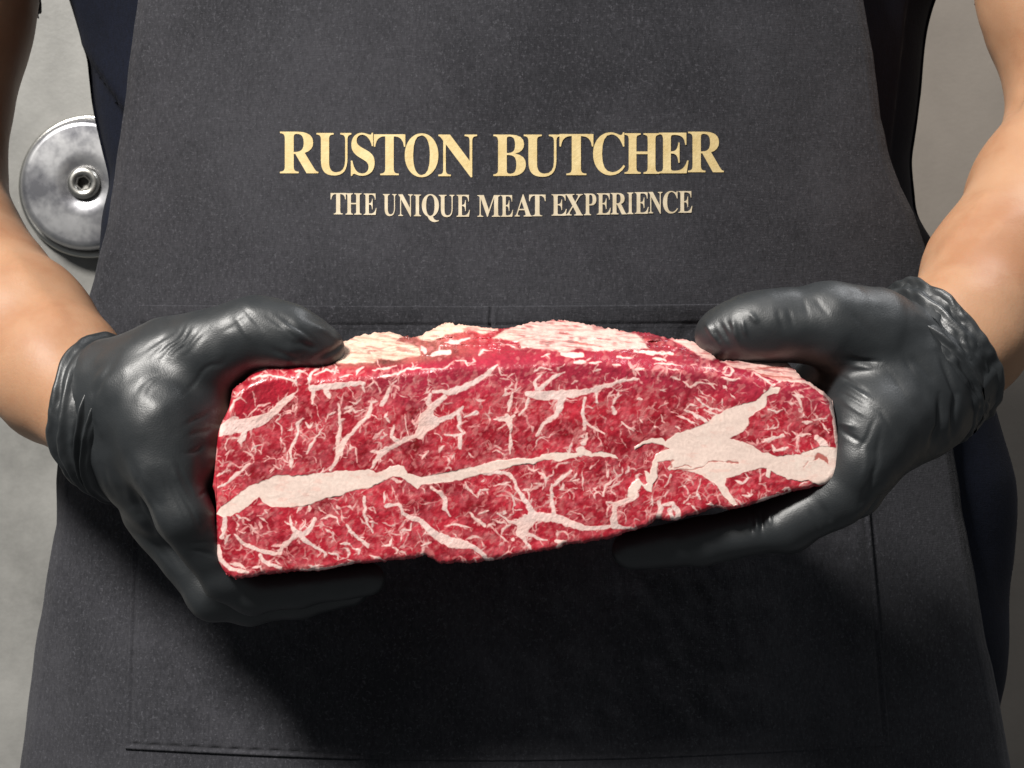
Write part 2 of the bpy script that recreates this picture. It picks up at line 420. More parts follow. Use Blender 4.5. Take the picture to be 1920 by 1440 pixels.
GLYPHS = {"R":[[[23,0],[23,26],[47,28],[67,32],[82,39],[93,47],[101,59],[107,75],[110,95],[111,120],[111,564],[110,586],[106,605],[101,620],[93,631],[81,640],[66,646],[47,651],[24,653],[24,678],[323,678],[393,675],[454,667],[505,653],[547,634],[579,609],[603,578],[616,541],[621,498],[612,441],[583,395],[536,359],[469,333],[643,75],[674,38],[681,33],[690,29],[700,27],[712,26],[715,26],[715,0],[504,0],[300,316],[271,316],[271,120],[272,95],[275,75],[281,59],[289,47],[300,39],[316,32],[336,28],[360,26],[360,0]],[[271,348],[303,348],[339,350],[370,357],[396,369],[417,385],[432,405],[443,432],[450,463],[452,500],[445,562],[423,607],[386,633],[334,642],[316,641],[301,639],[290,635],[282,629],[277,621],[274,609],[272,593],[271,574]]],"U":[[[369,-19],[305,-15],[250,-4],[205,16],[170,43],[143,77],[124,120],[113,172],[109,231],[109,564],[108,586],[104,605],[99,620],[91,631],[79,640],[64,646],[45,651],[22,653],[22,678],[358,678],[358,653],[341,651],[325,649],[312,646],[302,643],[293,639],[285,633],[280,626],[275,618],[273,608],[271,595],[269,581],[269,564],[269,208],[271,167],[277,131],[288,101],[303,77],[322,57],[346,44],[375,36],[409,33],[486,46],[540,84],[573,148],[584,237],[584,563],[583,586],[579,604],[573,619],[565,631],[553,639],[537,645],[515,650],[489,653],[489,678],[706,678],[706,653],[685,649],[668,644],[654,636],[645,628],[638,616],[633,602],[630,584],[629,563],[629,270],[625,198],[613,137],[593,87],[566,48],[529,19],[485,-2],[431,-15]]],"S":[[[64,-16],[64,235],[93,235],[107,184],[123,140],[143,104],[166,74],[192,51],[222,35],[256,25],[293,22],[320,24],[344,30],[365,40],[383,54],[397,70],[407,89],[413,110],[415,133],[410,164],[395,192],[370,217],[335,238],[242,284],[201,306],[167,329],[138,352],[115,376],[97,402],[84,430],[77,461],[74,494],[76,523],[81,551],[89,576],[100,600],[114,621],[131,639],[150,655],[172,669],[195,680],[220,688],[247,692],[275,694],[290,694],[307,692],[324,690],[342,687],[360,683],[379,679],[399,673],[420,667],[434,664],[446,662],[458,664],[467,670],[473,680],[477,694],[505,694],[505,475],[480,475],[472,502],[462,528],[451,551],[437,573],[422,593],[406,610],[388,626],[370,639],[350,649],[330,656],[310,661],[289,662],[265,660],[243,655],[224,647],[208,635],[195,621],[185,604],[180,586],[178,566],[180,547],[185,530],[193,515],[204,501],[219,488],[236,476],[257,463],[281,451],[377,406],[406,392],[431,377],[454,362],[473,347],[488,331],[502,315],[513,298],[521,280],[527,261],[531,241],[534,220],[535,198],[533,167],[527,138],[518,111],[505,86],[488,63],[468,43],[444,26],[418,12],[389,0],[357,-8],[323,-13],[286,-15],[236,-12],[187,1],[147,14],[126,18],[103,11],[91,-16]]],"T":[[[137,0],[137,26],[162,27],[183,31],[199,37],[212,46],[220,58],[227,75],[231,95],[232,120],[232,645],[222,645],[185,642],[151,634],[122,620],[97,601],[76,576],[61,546],[49,512],[43,473],[16,473],[16,678],[611,678],[611,472],[586,472],[568,548],[531,602],[475,634],[400,645],[392,645],[392,120],[393,94],[397,73],[403,57],[412,45],[424,37],[440,31],[462,27],[488,26],[488,0]]],"O":[[[388,-16],[352,-14],[317,-9],[283,-1],[251,11],[220,26],[192,43],[165,63],[141,86],[118,111],[98,138],[81,168],[67,199],[56,232],[48,266],[43,302],[41,339],[43,376],[48,411],[56,446],[67,479],[81,510],[98,539],[118,566],[141,592],[166,614],[193,635],[222,652],[254,667],[287,679],[321,687],[357,692],[395,694],[431,692],[466,687],[500,679],[532,668],[562,653],[591,636],[618,616],[642,594],[664,569],[684,542],[701,512],[716,481],[727,448],[735,413],[740,377],[742,339],[740,302],[735,266],[727,232],[716,199],[701,168],[684,138],[664,111],[641,86],[616,63],[589,43],[560,26],[529,11],[496,-1],[461,-9],[425,-14]],[[394,18],[469,38],[522,98],[554,199],[565,339],[562,413],[553,478],[538,533],[518,579],[492,614],[461,640],[426,655],[387,660],[312,640],[259,580],[227,479],[216,339],[219,265],[228,201],[243,146],[264,100],[290,64],[321,39],[355,23]]],"N":[[[600,-16],[159,521],[159,117],[160,93],[163,73],[169,57],[177,46],[188,38],[203,32],[223,28],[248,26],[248,0],[27,0],[27,26],[43,27],[58,29],[70,31],[81,35],[89,39],[96,45],[102,53],[106,62],[109,72],[111,85],[113,100],[113,117],[113,578],[90,606],[73,626],[61,639],[54,645],[27,653],[27,678],[233,678],[582,251],[582,562],[582,579],[580,594],[578,606],[575,617],[571,625],[565,632],[558,638],[549,643],[538,646],[526,649],[510,651],[493,653],[493,678],[714,678],[714,653],[690,651],[671,647],[656,641],[645,633],[638,621],[632,605],[629,585],[628,561],[628,-16]]],"B":[[[24,0],[24,26],[47,28],[67,33],[82,39],[93,48],[101,60],[107,77],[110,97],[111,122],[111,549],[111,569],[109,587],[107,602],[103,614],[98,624],[92,633],[85,639],[76,645],[66,648],[53,651],[39,652],[23,653],[23,678],[328,678],[443,668],[525,639],[574,590],[590,522],[580,466],[549,422],[498,389],[427,368],[513,343],[574,307],[611,257],[623,196],[619,152],[605,113],[583,80],[553,52],[514,29],[468,13],[414,3],[354,0]],[[271,375],[280,375],[317,377],[348,383],[373,392],[392,406],[406,424],[416,448],[422,478],[424,514],[423,546],[418,573],[411,596],[401,614],[387,628],[370,638],[348,644],[322,646],[307,645],[294,643],[285,638],[280,633],[276,624],[273,613],[272,599],[271,582]],[[330,36],[360,38],[385,45],[406,57],[422,73],[433,94],[441,121],[446,153],[448,191],[446,230],[439,262],[428,289],[413,309],[392,324],[365,335],[333,342],[294,344],[271,344],[271,97],[272,81],[274,68],[278,58],[284,50],[291,44],[301,39],[314,37]]],"C":[[[382,-16],[333,-13],[288,-5],[245,10],[205,30],[168,54],[135,84],[107,117],[83,156],[64,197],[50,242],[42,289],[39,340],[42,390],[50,437],[64,481],[84,523],[108,560],[137,594],[169,623],[207,648],[247,667],[291,682],[337,690],[386,693],[422,691],[460,684],[502,672],[547,655],[577,648],[594,651],[607,659],[617,673],[624,693],[650,693],[650,459],[625,459],[606,503],[584,542],[559,577],[531,606],[499,630],[466,646],[432,657],[395,660],[316,640],[259,579],[225,478],[214,337],[227,205],[264,111],[327,54],[414,35],[444,37],[474,43],[503,53],[533,67],[562,84],[589,105],[614,130],[638,158],[666,132],[610,67],[544,21],[468,-7]]],"H":[[[23,0],[23,26],[47,28],[67,32],[82,39],[93,47],[101,59],[107,75],[110,95],[111,120],[111,564],[110,586],[106,605],[101,620],[93,631],[81,640],[66,646],[47,651],[24,653],[24,678],[360,678],[360,653],[343,651],[328,649],[315,646],[304,643],[295,639],[288,633],[282,626],[278,618],[275,608],[273,595],[271,581],[271,564],[271,373],[509,373],[509,564],[509,581],[507,595],[505,608],[502,618],[498,626],[493,633],[486,639],[477,643],[466,646],[453,649],[438,651],[420,653],[420,678],[755,678],[755,653],[731,650],[712,646],[697,639],[686,632],[679,621],[673,606],[670,587],[669,564],[669,120],[670,97],[673,77],[679,61],[687,49],[697,40],[712,33],[732,28],[755,26],[755,0],[420,0],[420,26],[444,28],[463,32],[479,38],[490,46],[498,57],[504,73],[508,94],[509,120],[509,329],[271,329],[271,120],[272,95],[275,75],[281,59],[289,47],[300,39],[316,32],[336,28],[360,26],[360,0]]],"E":[[[21,0],[21,25],[45,26],[65,30],[81,36],[93,44],[101,56],[107,72],[111,92],[112,116],[112,549],[111,579],[107,603],[101,621],[93,634],[81,642],[66,648],[47,652],[24,653],[24,678],[594,678],[594,476],[571,476],[562,519],[549,555],[530,583],[507,605],[477,621],[440,632],[396,639],[345,641],[298,638],[290,635],[285,632],[280,627],[277,621],[272,578],[272,366],[288,366],[319,368],[346,375],[368,385],[386,401],[400,421],[412,446],[422,477],[429,514],[453,514],[453,176],[428,176],[425,204],[420,229],[414,251],[407,270],[397,286],[386,299],[373,309],[359,318],[342,323],[322,328],[300,330],[276,331],[272,331],[272,100],[273,83],[275,69],[280,59],[286,52],[295,47],[307,44],[323,42],[343,41],[378,42],[410,45],[440,50],[467,58],[491,67],[513,79],[534,94],[552,112],[569,132],[585,156],[599,183],[612,213],[640,213],[599,0]]],"I":[[[20,0],[20,26],[43,29],[63,34],[79,40],[91,48],[100,58],[107,73],[111,90],[112,112],[112,576],[111,597],[107,614],[102,627],[94,637],[83,643],[67,648],[46,651],[20,653],[20,678],[364,678],[364,653],[340,651],[319,648],[303,643],[292,637],[283,627],[277,614],[273,597],[272,576],[272,115],[272,100],[274,87],[276,76],[279,66],[283,58],[289,50],[297,44],[307,39],[318,35],[332,31],[348,28],[366,26],[366,0]]],"Q":[[[563,-172],[469,-161],[390,-129],[326,-76],[278,-1],[242,13],[209,31],[179,51],[151,75],[126,100],[104,129],[85,159],[70,192],[57,227],[48,263],[43,300],[41,339],[43,376],[48,411],[56,446],[67,479],[81,510],[98,539],[118,566],[141,592],[166,614],[193,635],[222,652],[254,667],[287,679],[321,687],[357,692],[395,694],[431,692],[466,687],[500,679],[532,668],[562,653],[591,636],[618,616],[642,594],[664,569],[684,542],[701,512],[716,481],[727,448],[735,413],[740,377],[742,339],[738,280],[726,226],[705,175],[676,128],[640,86],[597,50],[548,22],[492,0],[524,-53],[563,-90],[609,-113],[662,-120],[678,-119],[695,-117],[713,-114],[732,-109],[737,-137],[692,-152],[648,-163],[605,-170]],[[395,18],[470,38],[523,98],[555,199],[566,339],[563,413],[554,478],[539,533],[518,579],[492,614],[461,640],[426,655],[387,660],[312,640],[259,580],[227,479],[216,339],[219,265],[228,201],[243,146],[265,100],[291,64],[321,39],[356,23]]],"M":[[[21,0],[21,26],[44,28],[64,32],[79,39],[92,47],[100,59],[107,74],[111,94],[112,118],[112,569],[112,585],[110,598],[108,610],[105,619],[101,627],[95,634],[87,639],[79,644],[68,647],[55,650],[39,652],[22,653],[22,678],[275,678],[472,212],[669,678],[919,678],[919,653],[897,650],[878,645],[864,639],[853,630],[844,619],[839,604],[835,585],[834,563],[834,127],[834,107],[836,90],[838,76],[841,64],[845,54],[851,45],[858,39],[866,35],[876,31],[888,29],[902,27],[918,26],[918,0],[589,0],[589,26],[606,28],[621,30],[633,33],[644,37],[653,42],[660,48],[666,56],[670,66],[673,77],[675,90],[677,106],[677,124],[677,594],[429,0],[402,0],[157,579],[157,119],[158,93],[162,72],[169,55],[178,44],[191,36],[207,30],[228,27],[252,26],[252,0]]],"A":[[[-13,0],[-13,27],[1,28],[13,32],[25,37],[35,45],[45,56],[54,71],[64,89],[73,111],[307,694],[334,693],[572,129],[583,104],[594,83],[603,65],[612,51],[621,41],[632,33],[645,29],[660,27],[660,0],[341,0],[341,27],[376,30],[402,37],[417,50],[422,68],[421,77],[418,88],[413,103],[406,121],[376,197],[154,197],[117,105],[113,88],[111,72],[116,52],[129,38],[152,30],[184,27],[190,27],[190,0]],[[169,239],[360,239],[263,475]]],"X":[[[17,0],[17,26],[49,31],[79,44],[107,67],[134,99],[288,310],[116,575],[104,593],[92,609],[81,622],[71,633],[60,642],[49,648],[37,652],[24,653],[21,653],[21,678],[363,678],[363,653],[341,653],[316,651],[298,644],[287,633],[283,618],[284,610],[287,601],[293,590],[300,578],[394,431],[479,556],[490,574],[498,590],[503,604],[505,616],[501,632],[488,643],[466,650],[436,653],[436,678],[682,678],[682,653],[677,653],[656,652],[636,647],[617,640],[600,630],[583,616],[566,599],[548,579],[531,556],[418,394],[615,85],[624,71],[633,60],[642,49],[650,41],[658,34],[667,30],[676,27],[687,26],[691,26],[691,0],[355,0],[355,26],[362,26],[393,28],[414,35],[428,46],[432,61],[431,72],[426,85],[419,101],[409,118],[312,272],[205,120],[196,106],[190,93],[186,80],[185,67],[190,49],[204,36],[227,29],[259,26],[259,0]]],"P":[[[23,0],[23,26],[47,28],[67,32],[82,39],[93,47],[101,59],[107,75],[110,95],[111,120],[111,564],[110,586],[106,605],[101,620],[93,631],[81,640],[66,646],[47,651],[24,653],[24,678],[318,678],[377,677],[428,672],[468,665],[500,655],[524,643],[546,628],[564,611],[580,592],[593,570],[602,547],[607,521],[609,494],[605,454],[593,417],[574,385],[546,358],[511,335],[468,319],[418,309],[360,306],[271,306],[271,120],[272,95],[275,75],[281,59],[289,47],[300,39],[316,32],[336,28],[360,26],[360,0]],[[271,342],[300,342],[334,344],[363,351],[387,361],[405,376],[418,396],[427,422],[433,453],[435,490],[433,526],[429,558],[421,584],[410,605],[394,621],[375,633],[351,640],[322,642],[308,641],[297,639],[288,636],[282,631],[277,624],[274,616],[272,605],[271,593]]]}

# ------------------------------------------------------------------ wall
WY_ = 0.75
def build_wall(xa, xb, mat, dy):
    nx, nz = 40, 44
    x = np.linspace(xa, xb, nx); z = np.linspace(0.0, 2.6, nz)
    XX, ZZ = np.meshgrid(x, z)
    v = np.stack([XX, WY_ + dy + 0.0015 * fbm2(XX * 3, ZZ * 3, 5, 2), ZZ], -1).reshape(-1, 3)
    b = v.copy(); b[:, 1] = WY_ + 0.08
    q = grid_quads(nz, nx)
    n = nx * nz
    loop = list(range(nx)) + [r * nx + nx - 1 for r in range(1, nz)] + [(nz - 1) * nx + c for c in range(nx - 2, -1, -1)] + [r * nx for r in range(nz - 2, 0, -1)]
    side = [[loop[i], loop[i - 1], n + loop[i - 1], n + loop[i]] for i in range(len(loop))]
    o = mesh_object('wall', np.concatenate([v, b]), np.concatenate([q, q[:, ::-1] + n, side]), mat)
    o['kind'] = 'structure'
build_wall(-1.9, 0.05, M_wall, 0.0)
build_wall(0.052, 1.9, M_wall_beige, 0.012)

def lathe(name, prof, center, mat, parent, seg=96, axis_y=True):
    """prof: (radius, y toward the camera is negative)"""
    t = np.linspace(0, 2 * np.pi, seg, endpoint=False)
    rows = []
    for r_, y_ in prof:
        rows.append(np.stack([center[0] + r_ * np.cos(t), np.full(seg, center[1] + y_), center[2] + r_ * np.sin(t)], -1))
    v = np.concatenate(rows)
    return mesh_object(name, v, grid_quads(len(prof), seg, True), mat, parent)
def build_boss():
    c = P(173, 351, WY_)
    root = empty('wall_boss', c)
    root['label'] = 'round polished steel disc bolted to the grey wall behind the apron'
    root['category'] = 'wall fitting'
    s = K * (CD + WY_) / CD
    flange = lathe('flange', [(0.0008, -0.002), (133 * s, -0.002), (134 * s, -0.004), (134 * s, -0.007), (131 * s, -0.009), (123 * s, -0.009), (121 * s, -0.007), (114 * s, -0.006)], c, M_steel, root)
    disc = lathe('disc', [(115 * s, -0.006), (120 * s, -0.010), (121.5 * s, -0.016), (121 * s, -0.022), (117 * s, -0.0265), (112 * s, -0.0285), (106 * s, -0.0288), (60 * s, -0.0292), (31.5 * s, -0.0292), (30.5 * s, -0.0288), (29.5 * s, -0.0272)], c, M_chrome, root)
    cb = c
    screw = lathe('screw', [(29 * s, -0.024), (29.5 * s, -0.031), (28 * s, -0.0335), (25 * s, -0.0345), (15.5 * s, -0.0345), (14.5 * s, -0.0338)], cb, M_steel, root, 64)
    # hexagonal socket
    t = np.arange(6) * np.pi / 3 + 0.3
    rows = []
    for r_, y_ in [(14.6 * s, -0.0339), (12 * s, -0.0335), (12 * s, -0.027), (2 * s, -0.0262), (0.3 * s, -0.0262)]:
        rows.append(np.stack([cb[0] + r_ * np.cos(t), np.full(6, cb[1] + y_), cb[2] + r_ * np.sin(t)], -1))
    mesh_object('hex_socket', np.concatenate(rows), grid_quads(5, 6, True), M_socket, screw, shade=False)
build_boss()

# ------------------------------------------------------------------ the person
person = empty('person', (0.0, 0.24, Z0 - 0.45))
person['label'] = 'person in a lettered charcoal apron and black gloves holding up the steak'
person['category'] = 'person'

G1 = dict(
    palm=[(258, 796, 42, 128), (285, 830, 38, 118), (320, 920, 38, 92)],
    index=[(272, 742, 20, 82), (298, 795, 8, 64), (308, 875, 4, 62), (344, 962, 3, 53), (422, 1086, 16, 41), (470, 1113, 22, 38), (560, 1105, 25, 36), (690, 1086, 30, 31)],
    web=[(384, 694, 16, 48), (374, 770, 17, 48), (366, 860, 17, 46), (385, 960, 26, 44)],
    thumb=[(225, 728, 40, 98), (320, 684, 28, 78), (400, 654, 18, 62), (478, 624, 14, 57), (545, 634, 14, 51), (606, 655, 18, 44)],
    middle=[(288, 952, 48, 60), (396, 1116, 42, 43), (470, 1130, 44, 38), (560, 1122, 48, 35), (660, 1105, 52, 31)],
    ring=[(300, 955, 68, 50), (340, 1020, 64, 44), (430, 1112, 64, 37), (600, 1102, 68, 31)],
    little=[(300, 930, 82, 42), (362, 1035, 80, 34), (440, 1095, 80, 31), (550, 1092, 82, 27)])
G2 = dict(
    palm=[(1732, 722, 46, 112), (1700, 738, 40, 116), (1645, 790, 36, 98)],
    index=[(1690, 755, 32, 98), (1640, 800, 16, 80), (1612, 870, 10, 64), (1572, 930, 13, 56), (1470, 985, 18, 50), (1320, 1015, 24, 45), (1185, 1032, 28, 36)],
    web=[(1528, 712, 60, 46), (1575, 705, 46, 46), (1635, 705, 32, 52), (1618, 760, 34, 58), (1612, 830, 36, 58)],
    thumb=[(1705, 678, 42, 108), (1630, 632, 30, 82), (1556, 608, 22, 67), (1450, 612, 20, 56), (1390, 620, 21, 50), (1350, 628, 23, 44)],
    middle=[(1655, 840, 44, 62), (1600, 920, 42, 50), (1480, 992, 46, 44), (1290, 1012, 52, 36)],
    ring=[(1665, 840, 64, 52), (1610, 915, 64, 43), (1480, 985, 66, 38), (1310, 1002, 70, 31)],
    little=[(1660, 830, 82, 44), (1610, 890, 82, 34), (1500, 960, 82, 30), (1400, 970, 84, 26)])
ARM1 = [(185, 780, 48, 104), (110, 702, 76, 120), (37, 625, 105, 136), (-110, 470, 170, 150), (-165, 400, 195, 156)]
UP1 = [(-165, 400, 195, 160), (-142, 0, 214, 188), (-20, -520, 235, 180), (160, -900, 245, 200)]
ARM2 = [(1760, 705, 46, 102), (1808, 630, 60, 117), (1880, 510, 98, 137), (1975, 366, 140, 148), (2062, 205, 185, 150)]
UP2 = [(2062, 205, 185, 150), (2004, 0, 200, 150), (1940, -520, 235, 180), (1760, -900, 245, 200)]

LZ = [(-900, 260), (-500, 60), (-200, 70), (0, 125), (80, 150), (180, 170), (260, 190), (340, 210), (420, 195), (600, 165), (900, 118), (1100, 95), (1300, 105), (1600, 120), (2200, 140)]
RZ = [(-900, 1660), (-500, 1860), (-200, 1810), (0, 1760), (100, 1740), (200, 1720), (300, 1706), (400, 1715), (560, 1790), (760, 1866), (900, 1893), (1050, 1902), (1180, 1888), (1300, 1868), (1600, 1850), (2200, 1830)]
YC, SD = 0.245, (CD + 0.245) / CD * K
def torso_field(X, Y, Z, grow, half=0.112):
    py = 720 - (Z - Z0) / SD
    L = np.interp(py, *zip(*LZ)); R_ = np.interp(py, *zip(*RZ))
    cx = ((L + R_) / 2 - 960) * SD; a = (R_ - L) / 2 * SD + grow
    b = half + grow
    q = np.sqrt(((X - cx) / a) ** 2 + ((Y - YC) / b) ** 2)
    return ((q - 1) * b).astype(np.float32)

def build_body():
    f = Field((-0.40, -0.03, Z0 - 0.30), (0.40, 0.42, Z0 + 0.46), 0.004)
    X = f.ax[0][:, None, None]; Y = f.ax[1][None, :, None]; Z = f.ax[2][None, None, :]
    D = torso_field(X, Y, Z, -0.020)
    D = np.maximum(D, np.abs(Z - Z0 - 0.07) - 0.33) + 0 * X
    f.F = np.minimum(f.F, D)
    f.chain(ARM1, 0.012); f.chain(UP1, 0.02)
    f.chain(ARM2, 0.012); f.chain(UP2, 0.02)
    for G in (G1, G2):
        f.chain(G['palm'], 0.008, -0.0045)
        for k in ('index', 'thumb', 'middle', 'ring', 'little'):
            f.chain(G[k], 0.006, -0.0035)
    # neck
    f.cone((0, 0.25, Z0 + 0.34), 0.075, (0, 0.245, Z0 + 0.47), 0.058, 0.04)
    v, q = f.mesh()
    v = relax(v, q, 3)
    nrm = vertex_normals(v, q)
    d = 0.0006 * noise3(v[:, 0] * 60, v[:, 1] * 60, v[:, 2] * 60, 9) + 0.0012 * noise3(v[:, 0] * 22, v[:, 1] * 22, v[:, 2] * 22, 10)
    px, py = to_px(v)
    # tendons and the crease inside the elbow
    for pts, amp, w in [([(1900, 200), (1925, 150)], -0.003, 9), ([(1770, 470), (1850, 370)], 0.0012, 12), ([(1760, 520), (1900, 400)], 0.0008, 10), ([(20, 480), (110, 600)], 0.0012, 14)]:
        dd, _ = seg_dist(px, py, pts)
        d = d + amp * np.exp(-(dd / w) ** 2)
    v = v + nrm * d[:, None].astype(np.float32)
    o = mesh_object('body', v, q, M_skin, person)
build_body()

def build_glove(G, name, label, wrinkles, lo, hi, seed, kf=0.0035):
    h = 0.0008
    a, b = P(lo[0], hi[1], 0), P(hi[0], lo[1], 0)
    f = Field((a[0] - 0.02, -0.035, a[2] - 0.02), (b[0] + 0.02, 0.115, b[2] + 0.02), h)
    f.F[:] = 0.03
    f.chain(G['palm'], 0.012)
    for k in ('little', 'ring', 'middle'):
        f.chain(G[k], 0.0045)
    f.chain(G['web'], 0.012)
    f.chain(G['thumb'], 0.013)
    f.chain(G['index'][:3], 0.014)
    f.chain(G['index'][2:], kf)
    v, q = f.mesh()
    v = relax(v, q, 6, 0.5)
    nrm = vertex_normals(v, q)
    px, py = to_px(v)
    front = smooth(0.05, 0.4, -nrm[:, 1])
    d = 0.0007 * noise3(v[:, 0] * 45, v[:, 1] * 45, v[:, 2] * 45, seed) + 0.00035 * noise3(v[:, 0] * 130, v[:, 1] * 130, v[:, 2] * 130, seed + 1)
    wob = 4 * noise2(px / 30, py / 30, seed + 2)
    for pts, amp, w in wrinkles:
        dd, t = seg_dist(px + wob, py + wob, pts)
        n_ = len(pts) - 1
        tap = smooth(-0.02, 0.35 * n_, t) * smooth(n_ * 1.02, 0.65 * n_, t) * 0.8 + 0.2
        d = d + amp * 1e-3 * np.exp(-(dd / w) ** 2) * front * tap
    v = v + nrm * d[:, None].astype(np.float32)
    # open the glove at the wrist: the cuff takes over there
    o = mesh_object(name, v, q, M_glove, person)
    o['label'] = label
    return o

def build_cuff(parent, axis, grow, folds, seed, lip, slant, crumple):
    """A sleeve of thin rubber round the wrist: axis from the hand to the arm, (px, py, mm, radius px)."""
    ns, nt = 110, 260
    pts = [np.array(P(p[0], p[1], p[2] / 1000)) for p in axis]
    rs = [rad(p[3], p[2] / 1000) for p in axis]
    tt = np.linspace(0, len(pts) - 1, ns)
    C = np.stack([np.interp(tt, range(len(pts)), [p[k] for p in pts]) for k in range(3)], -1)
    Rr = np.interp(tt, range(len(pts)), rs)
    ax = pts[-1] - pts[0]; ax /= np.linalg.norm(ax)
    e1 = np.cross(ax, (0, 0, 1.0)); e1 /= np.linalg.norm(e1)
    e2 = np.cross(ax, e1)
    th = np.linspace(0, 2 * np.pi, nt, endpoint=False)
    SS, TT = np.meshgrid(np.linspace(0, 1, ns), th, indexing='ij')
    ring = np.cos(TT)[..., None] * e1 + np.sin(TT)[..., None] * e2
    cyc = np.stack([np.cos(TT), np.sin(TT)], -1)
    w = SS + 0.10 * noise3(cyc[..., 0] * 1.6, cyc[..., 1] * 1.6, SS * 2, seed)
    dr = np.full(SS.shape, grow)
    for pos, amp, wd, ph, span in folds:          # ring-shaped folds that run part of the way round
        g = np.exp(-((w - pos - 0.05 * np.sin(TT + ph)) / wd) ** 2)
        dr = dr + amp * g * (0.45 + 0.55 * np.cos((TT - ph)) if span else 1)
    dr = dr + crumple * 0.0011 * noise3(cyc[..., 0] * 4, cyc[..., 1] * 4, SS * 7, seed + 1) + crumple * 0.0006 * noise3(cyc[..., 0] * 9, cyc[..., 1] * 9, SS * 16, seed + 2)
    dr = dr + lip * smooth(0.86, 1.0, SS) - 0.004 * smooth(0.12, 0, SS)
    shift = (slant[0] * np.cos(TT - slant[1])) * smooth(0.1, 1, SS) + 0.0016 * noise3(cyc[..., 0] * 3, cyc[..., 1] * 3, 0 * SS, seed + 5) * smooth(0.5, 1, SS)
    V = C[:, None, :] + ring * (Rr[:, None] + dr)[..., None] + ax * shift[..., None]
    # the edge turns back under itself
    inner = []
    for t, rr in ((0.0010, -0.0004), (0.0006, -0.0016), (-0.006, -0.0022), (-0.014, -0.0026)):
        inner.append(C[-1] + ring[-1] * (Rr[-1] + dr[-1] + rr)[:, None] + ax * (shift[-1] + t)[:, None])
    V = np.concatenate([V, np.stack(inner)], 0)
    return mesh_object('cuff', V.reshape(-1, 3), grid_quads(ns + 4, nt, True)[:, ::-1], M_glove, parent)

W1 = [([(250, 740), (300, 700)], -0.3, 5), ([(262, 752), (318, 704)], -0.3, 4), ([(238, 850), (262, 900), (300, 950)], -0.4, 5), ([(255, 905), (290, 985), (345, 1070)], -0.6, 5), ([(275, 1010), (330, 1080)], 0.5, 6), ([(350, 1010), (400, 1020)], -0.4, 4), ([(355, 1030), (405, 1042)], -0.4, 4), ([(440, 590), (470, 640)], 0.4, 6), ([(455, 575), (500, 625)], -0.4, 5), ([(340, 740), (380, 700), (430, 670)], -0.4, 5),
      ([(282, 668), (345, 610)], -0.5, 4), ([(300, 672), (360, 612)], -0.55, 4), ([(322, 670), (374, 614)], -0.5, 4), ([(262, 660), (325, 618)], -0.35, 4), ([(345, 668), (392, 612)], -0.35, 4), ([(330, 905), (372, 985)], -0.5, 4), ([(316, 905), (352, 975)], -0.5, 4), ([(300, 890), (338, 970)], -0.4, 4), ([(345, 800), (395, 770)], -0.5, 5), ([(350, 820), (398, 800)], -0.45, 4), ([(500, 590), (575, 650)], -0.5, 4), ([(520, 588), (600, 648)], -0.5, 4), ([(420, 625), (470, 590)], -0.3, 5),
      ([(560, 585), (640, 618)], -0.8, 7), ([(540, 640), (600, 655)], -0.7, 6), ([(520, 610), (585, 640)], 0.6, 8), ([(500, 650), (560, 672)], -0.6, 6), ([(590, 610), (645, 640)], 0.5, 6),
      ([(590, 676), (630, 655), (655, 632)], -0.8, 6), ([(240, 900), (262, 960), (300, 1020)], -1.3, 7), ([(262, 880), (290, 960)], 0.6, 8), ([(330, 860), (365, 930)], -0.4, 5), ([(345, 850), (385, 838)], -0.5, 5), ([(370, 930), (400, 920)], -0.5, 5),
      ([(225, 660), (180, 740), (172, 820), (190, 900)], -0.7, 7), ([(185, 800), (190, 870), (215, 930)], -0.6, 6), ([(320, 870), (352, 945)], 0.5, 5), ([(335, 865), (368, 935)], 0.4, 4)]
W2 = [([(1530, 560), (1560, 600)], -0.3, 6), ([(1500, 552), (1520, 600)], -0.3, 5), ([(1590, 580), (1650, 640)], -0.4, 6), ([(1660, 690), (1720, 780)], -0.4, 7), ([(1690, 660), (1745, 760)], -0.4, 6), ([(1640, 780), (1610, 850)], -0.4, 5), ([(1655, 800), (1640, 880)], -0.4, 5), ([(1540, 945), (1560, 985)], -0.5, 5), ([(1520, 955), (1535, 1000)], -0.4, 5), ([(1600, 740), (1650, 770), (1680, 820)], -0.35, 5), ([(1455, 575), (1470, 620)], -0.35, 5), ([(1475, 572), (1490, 615)], -0.3, 4),
      ([(1325, 605), (1345, 640)], 0.9, 5), ([(1345, 600), (1368, 642)], -0.8, 5), ([(1372, 595), (1385, 645)], 0.9, 6), ([(1392, 600), (1402, 635)], 0.8, 4), ([(1408, 590), (1425, 610)], 0.8, 5), ([(1335, 615), (1350, 640)], -0.6, 4), ([(1360, 600), (1378, 625)], -0.5, 4),
      ([(1585, 672), (1650, 678)], -1.2, 4), ([(1590, 684), (1640, 690)], 0.6, 4), ([(1575, 705), (1625, 735)], -0.5, 4), ([(1580, 720), (1635, 750)], 0.45, 4), ([(1572, 735), (1630, 765)], -0.5, 4), ([(1578, 752), (1625, 780)], 0.4, 4), ([(1570, 790), (1605, 800)], 0.9, 6), ([(1575, 805), (1615, 830)], -0.6, 5),
      ([(1760, 660), (1795, 740), (1785, 820)], -1.5, 6), ([(1764, 740), (1762, 800), (1740, 850)], -1.4, 5), ([(1780, 760), (1775, 830)], 0.8, 7), ([(1640, 850), (1636, 900), (1610, 950)], -0.8, 6), ([(1625, 840), (1615, 900)], 0.4, 6),
      ([(1415, 960), (1420, 1000)], 0.9, 5), ([(1428, 955), (1432, 1000)], -0.9, 5), ([(1445, 958), (1448, 990)], 0.7, 5), ([(1405, 968), (1408, 1000)], -0.7, 4), ([(1700, 660), (1760, 720)], -0.5, 8)]
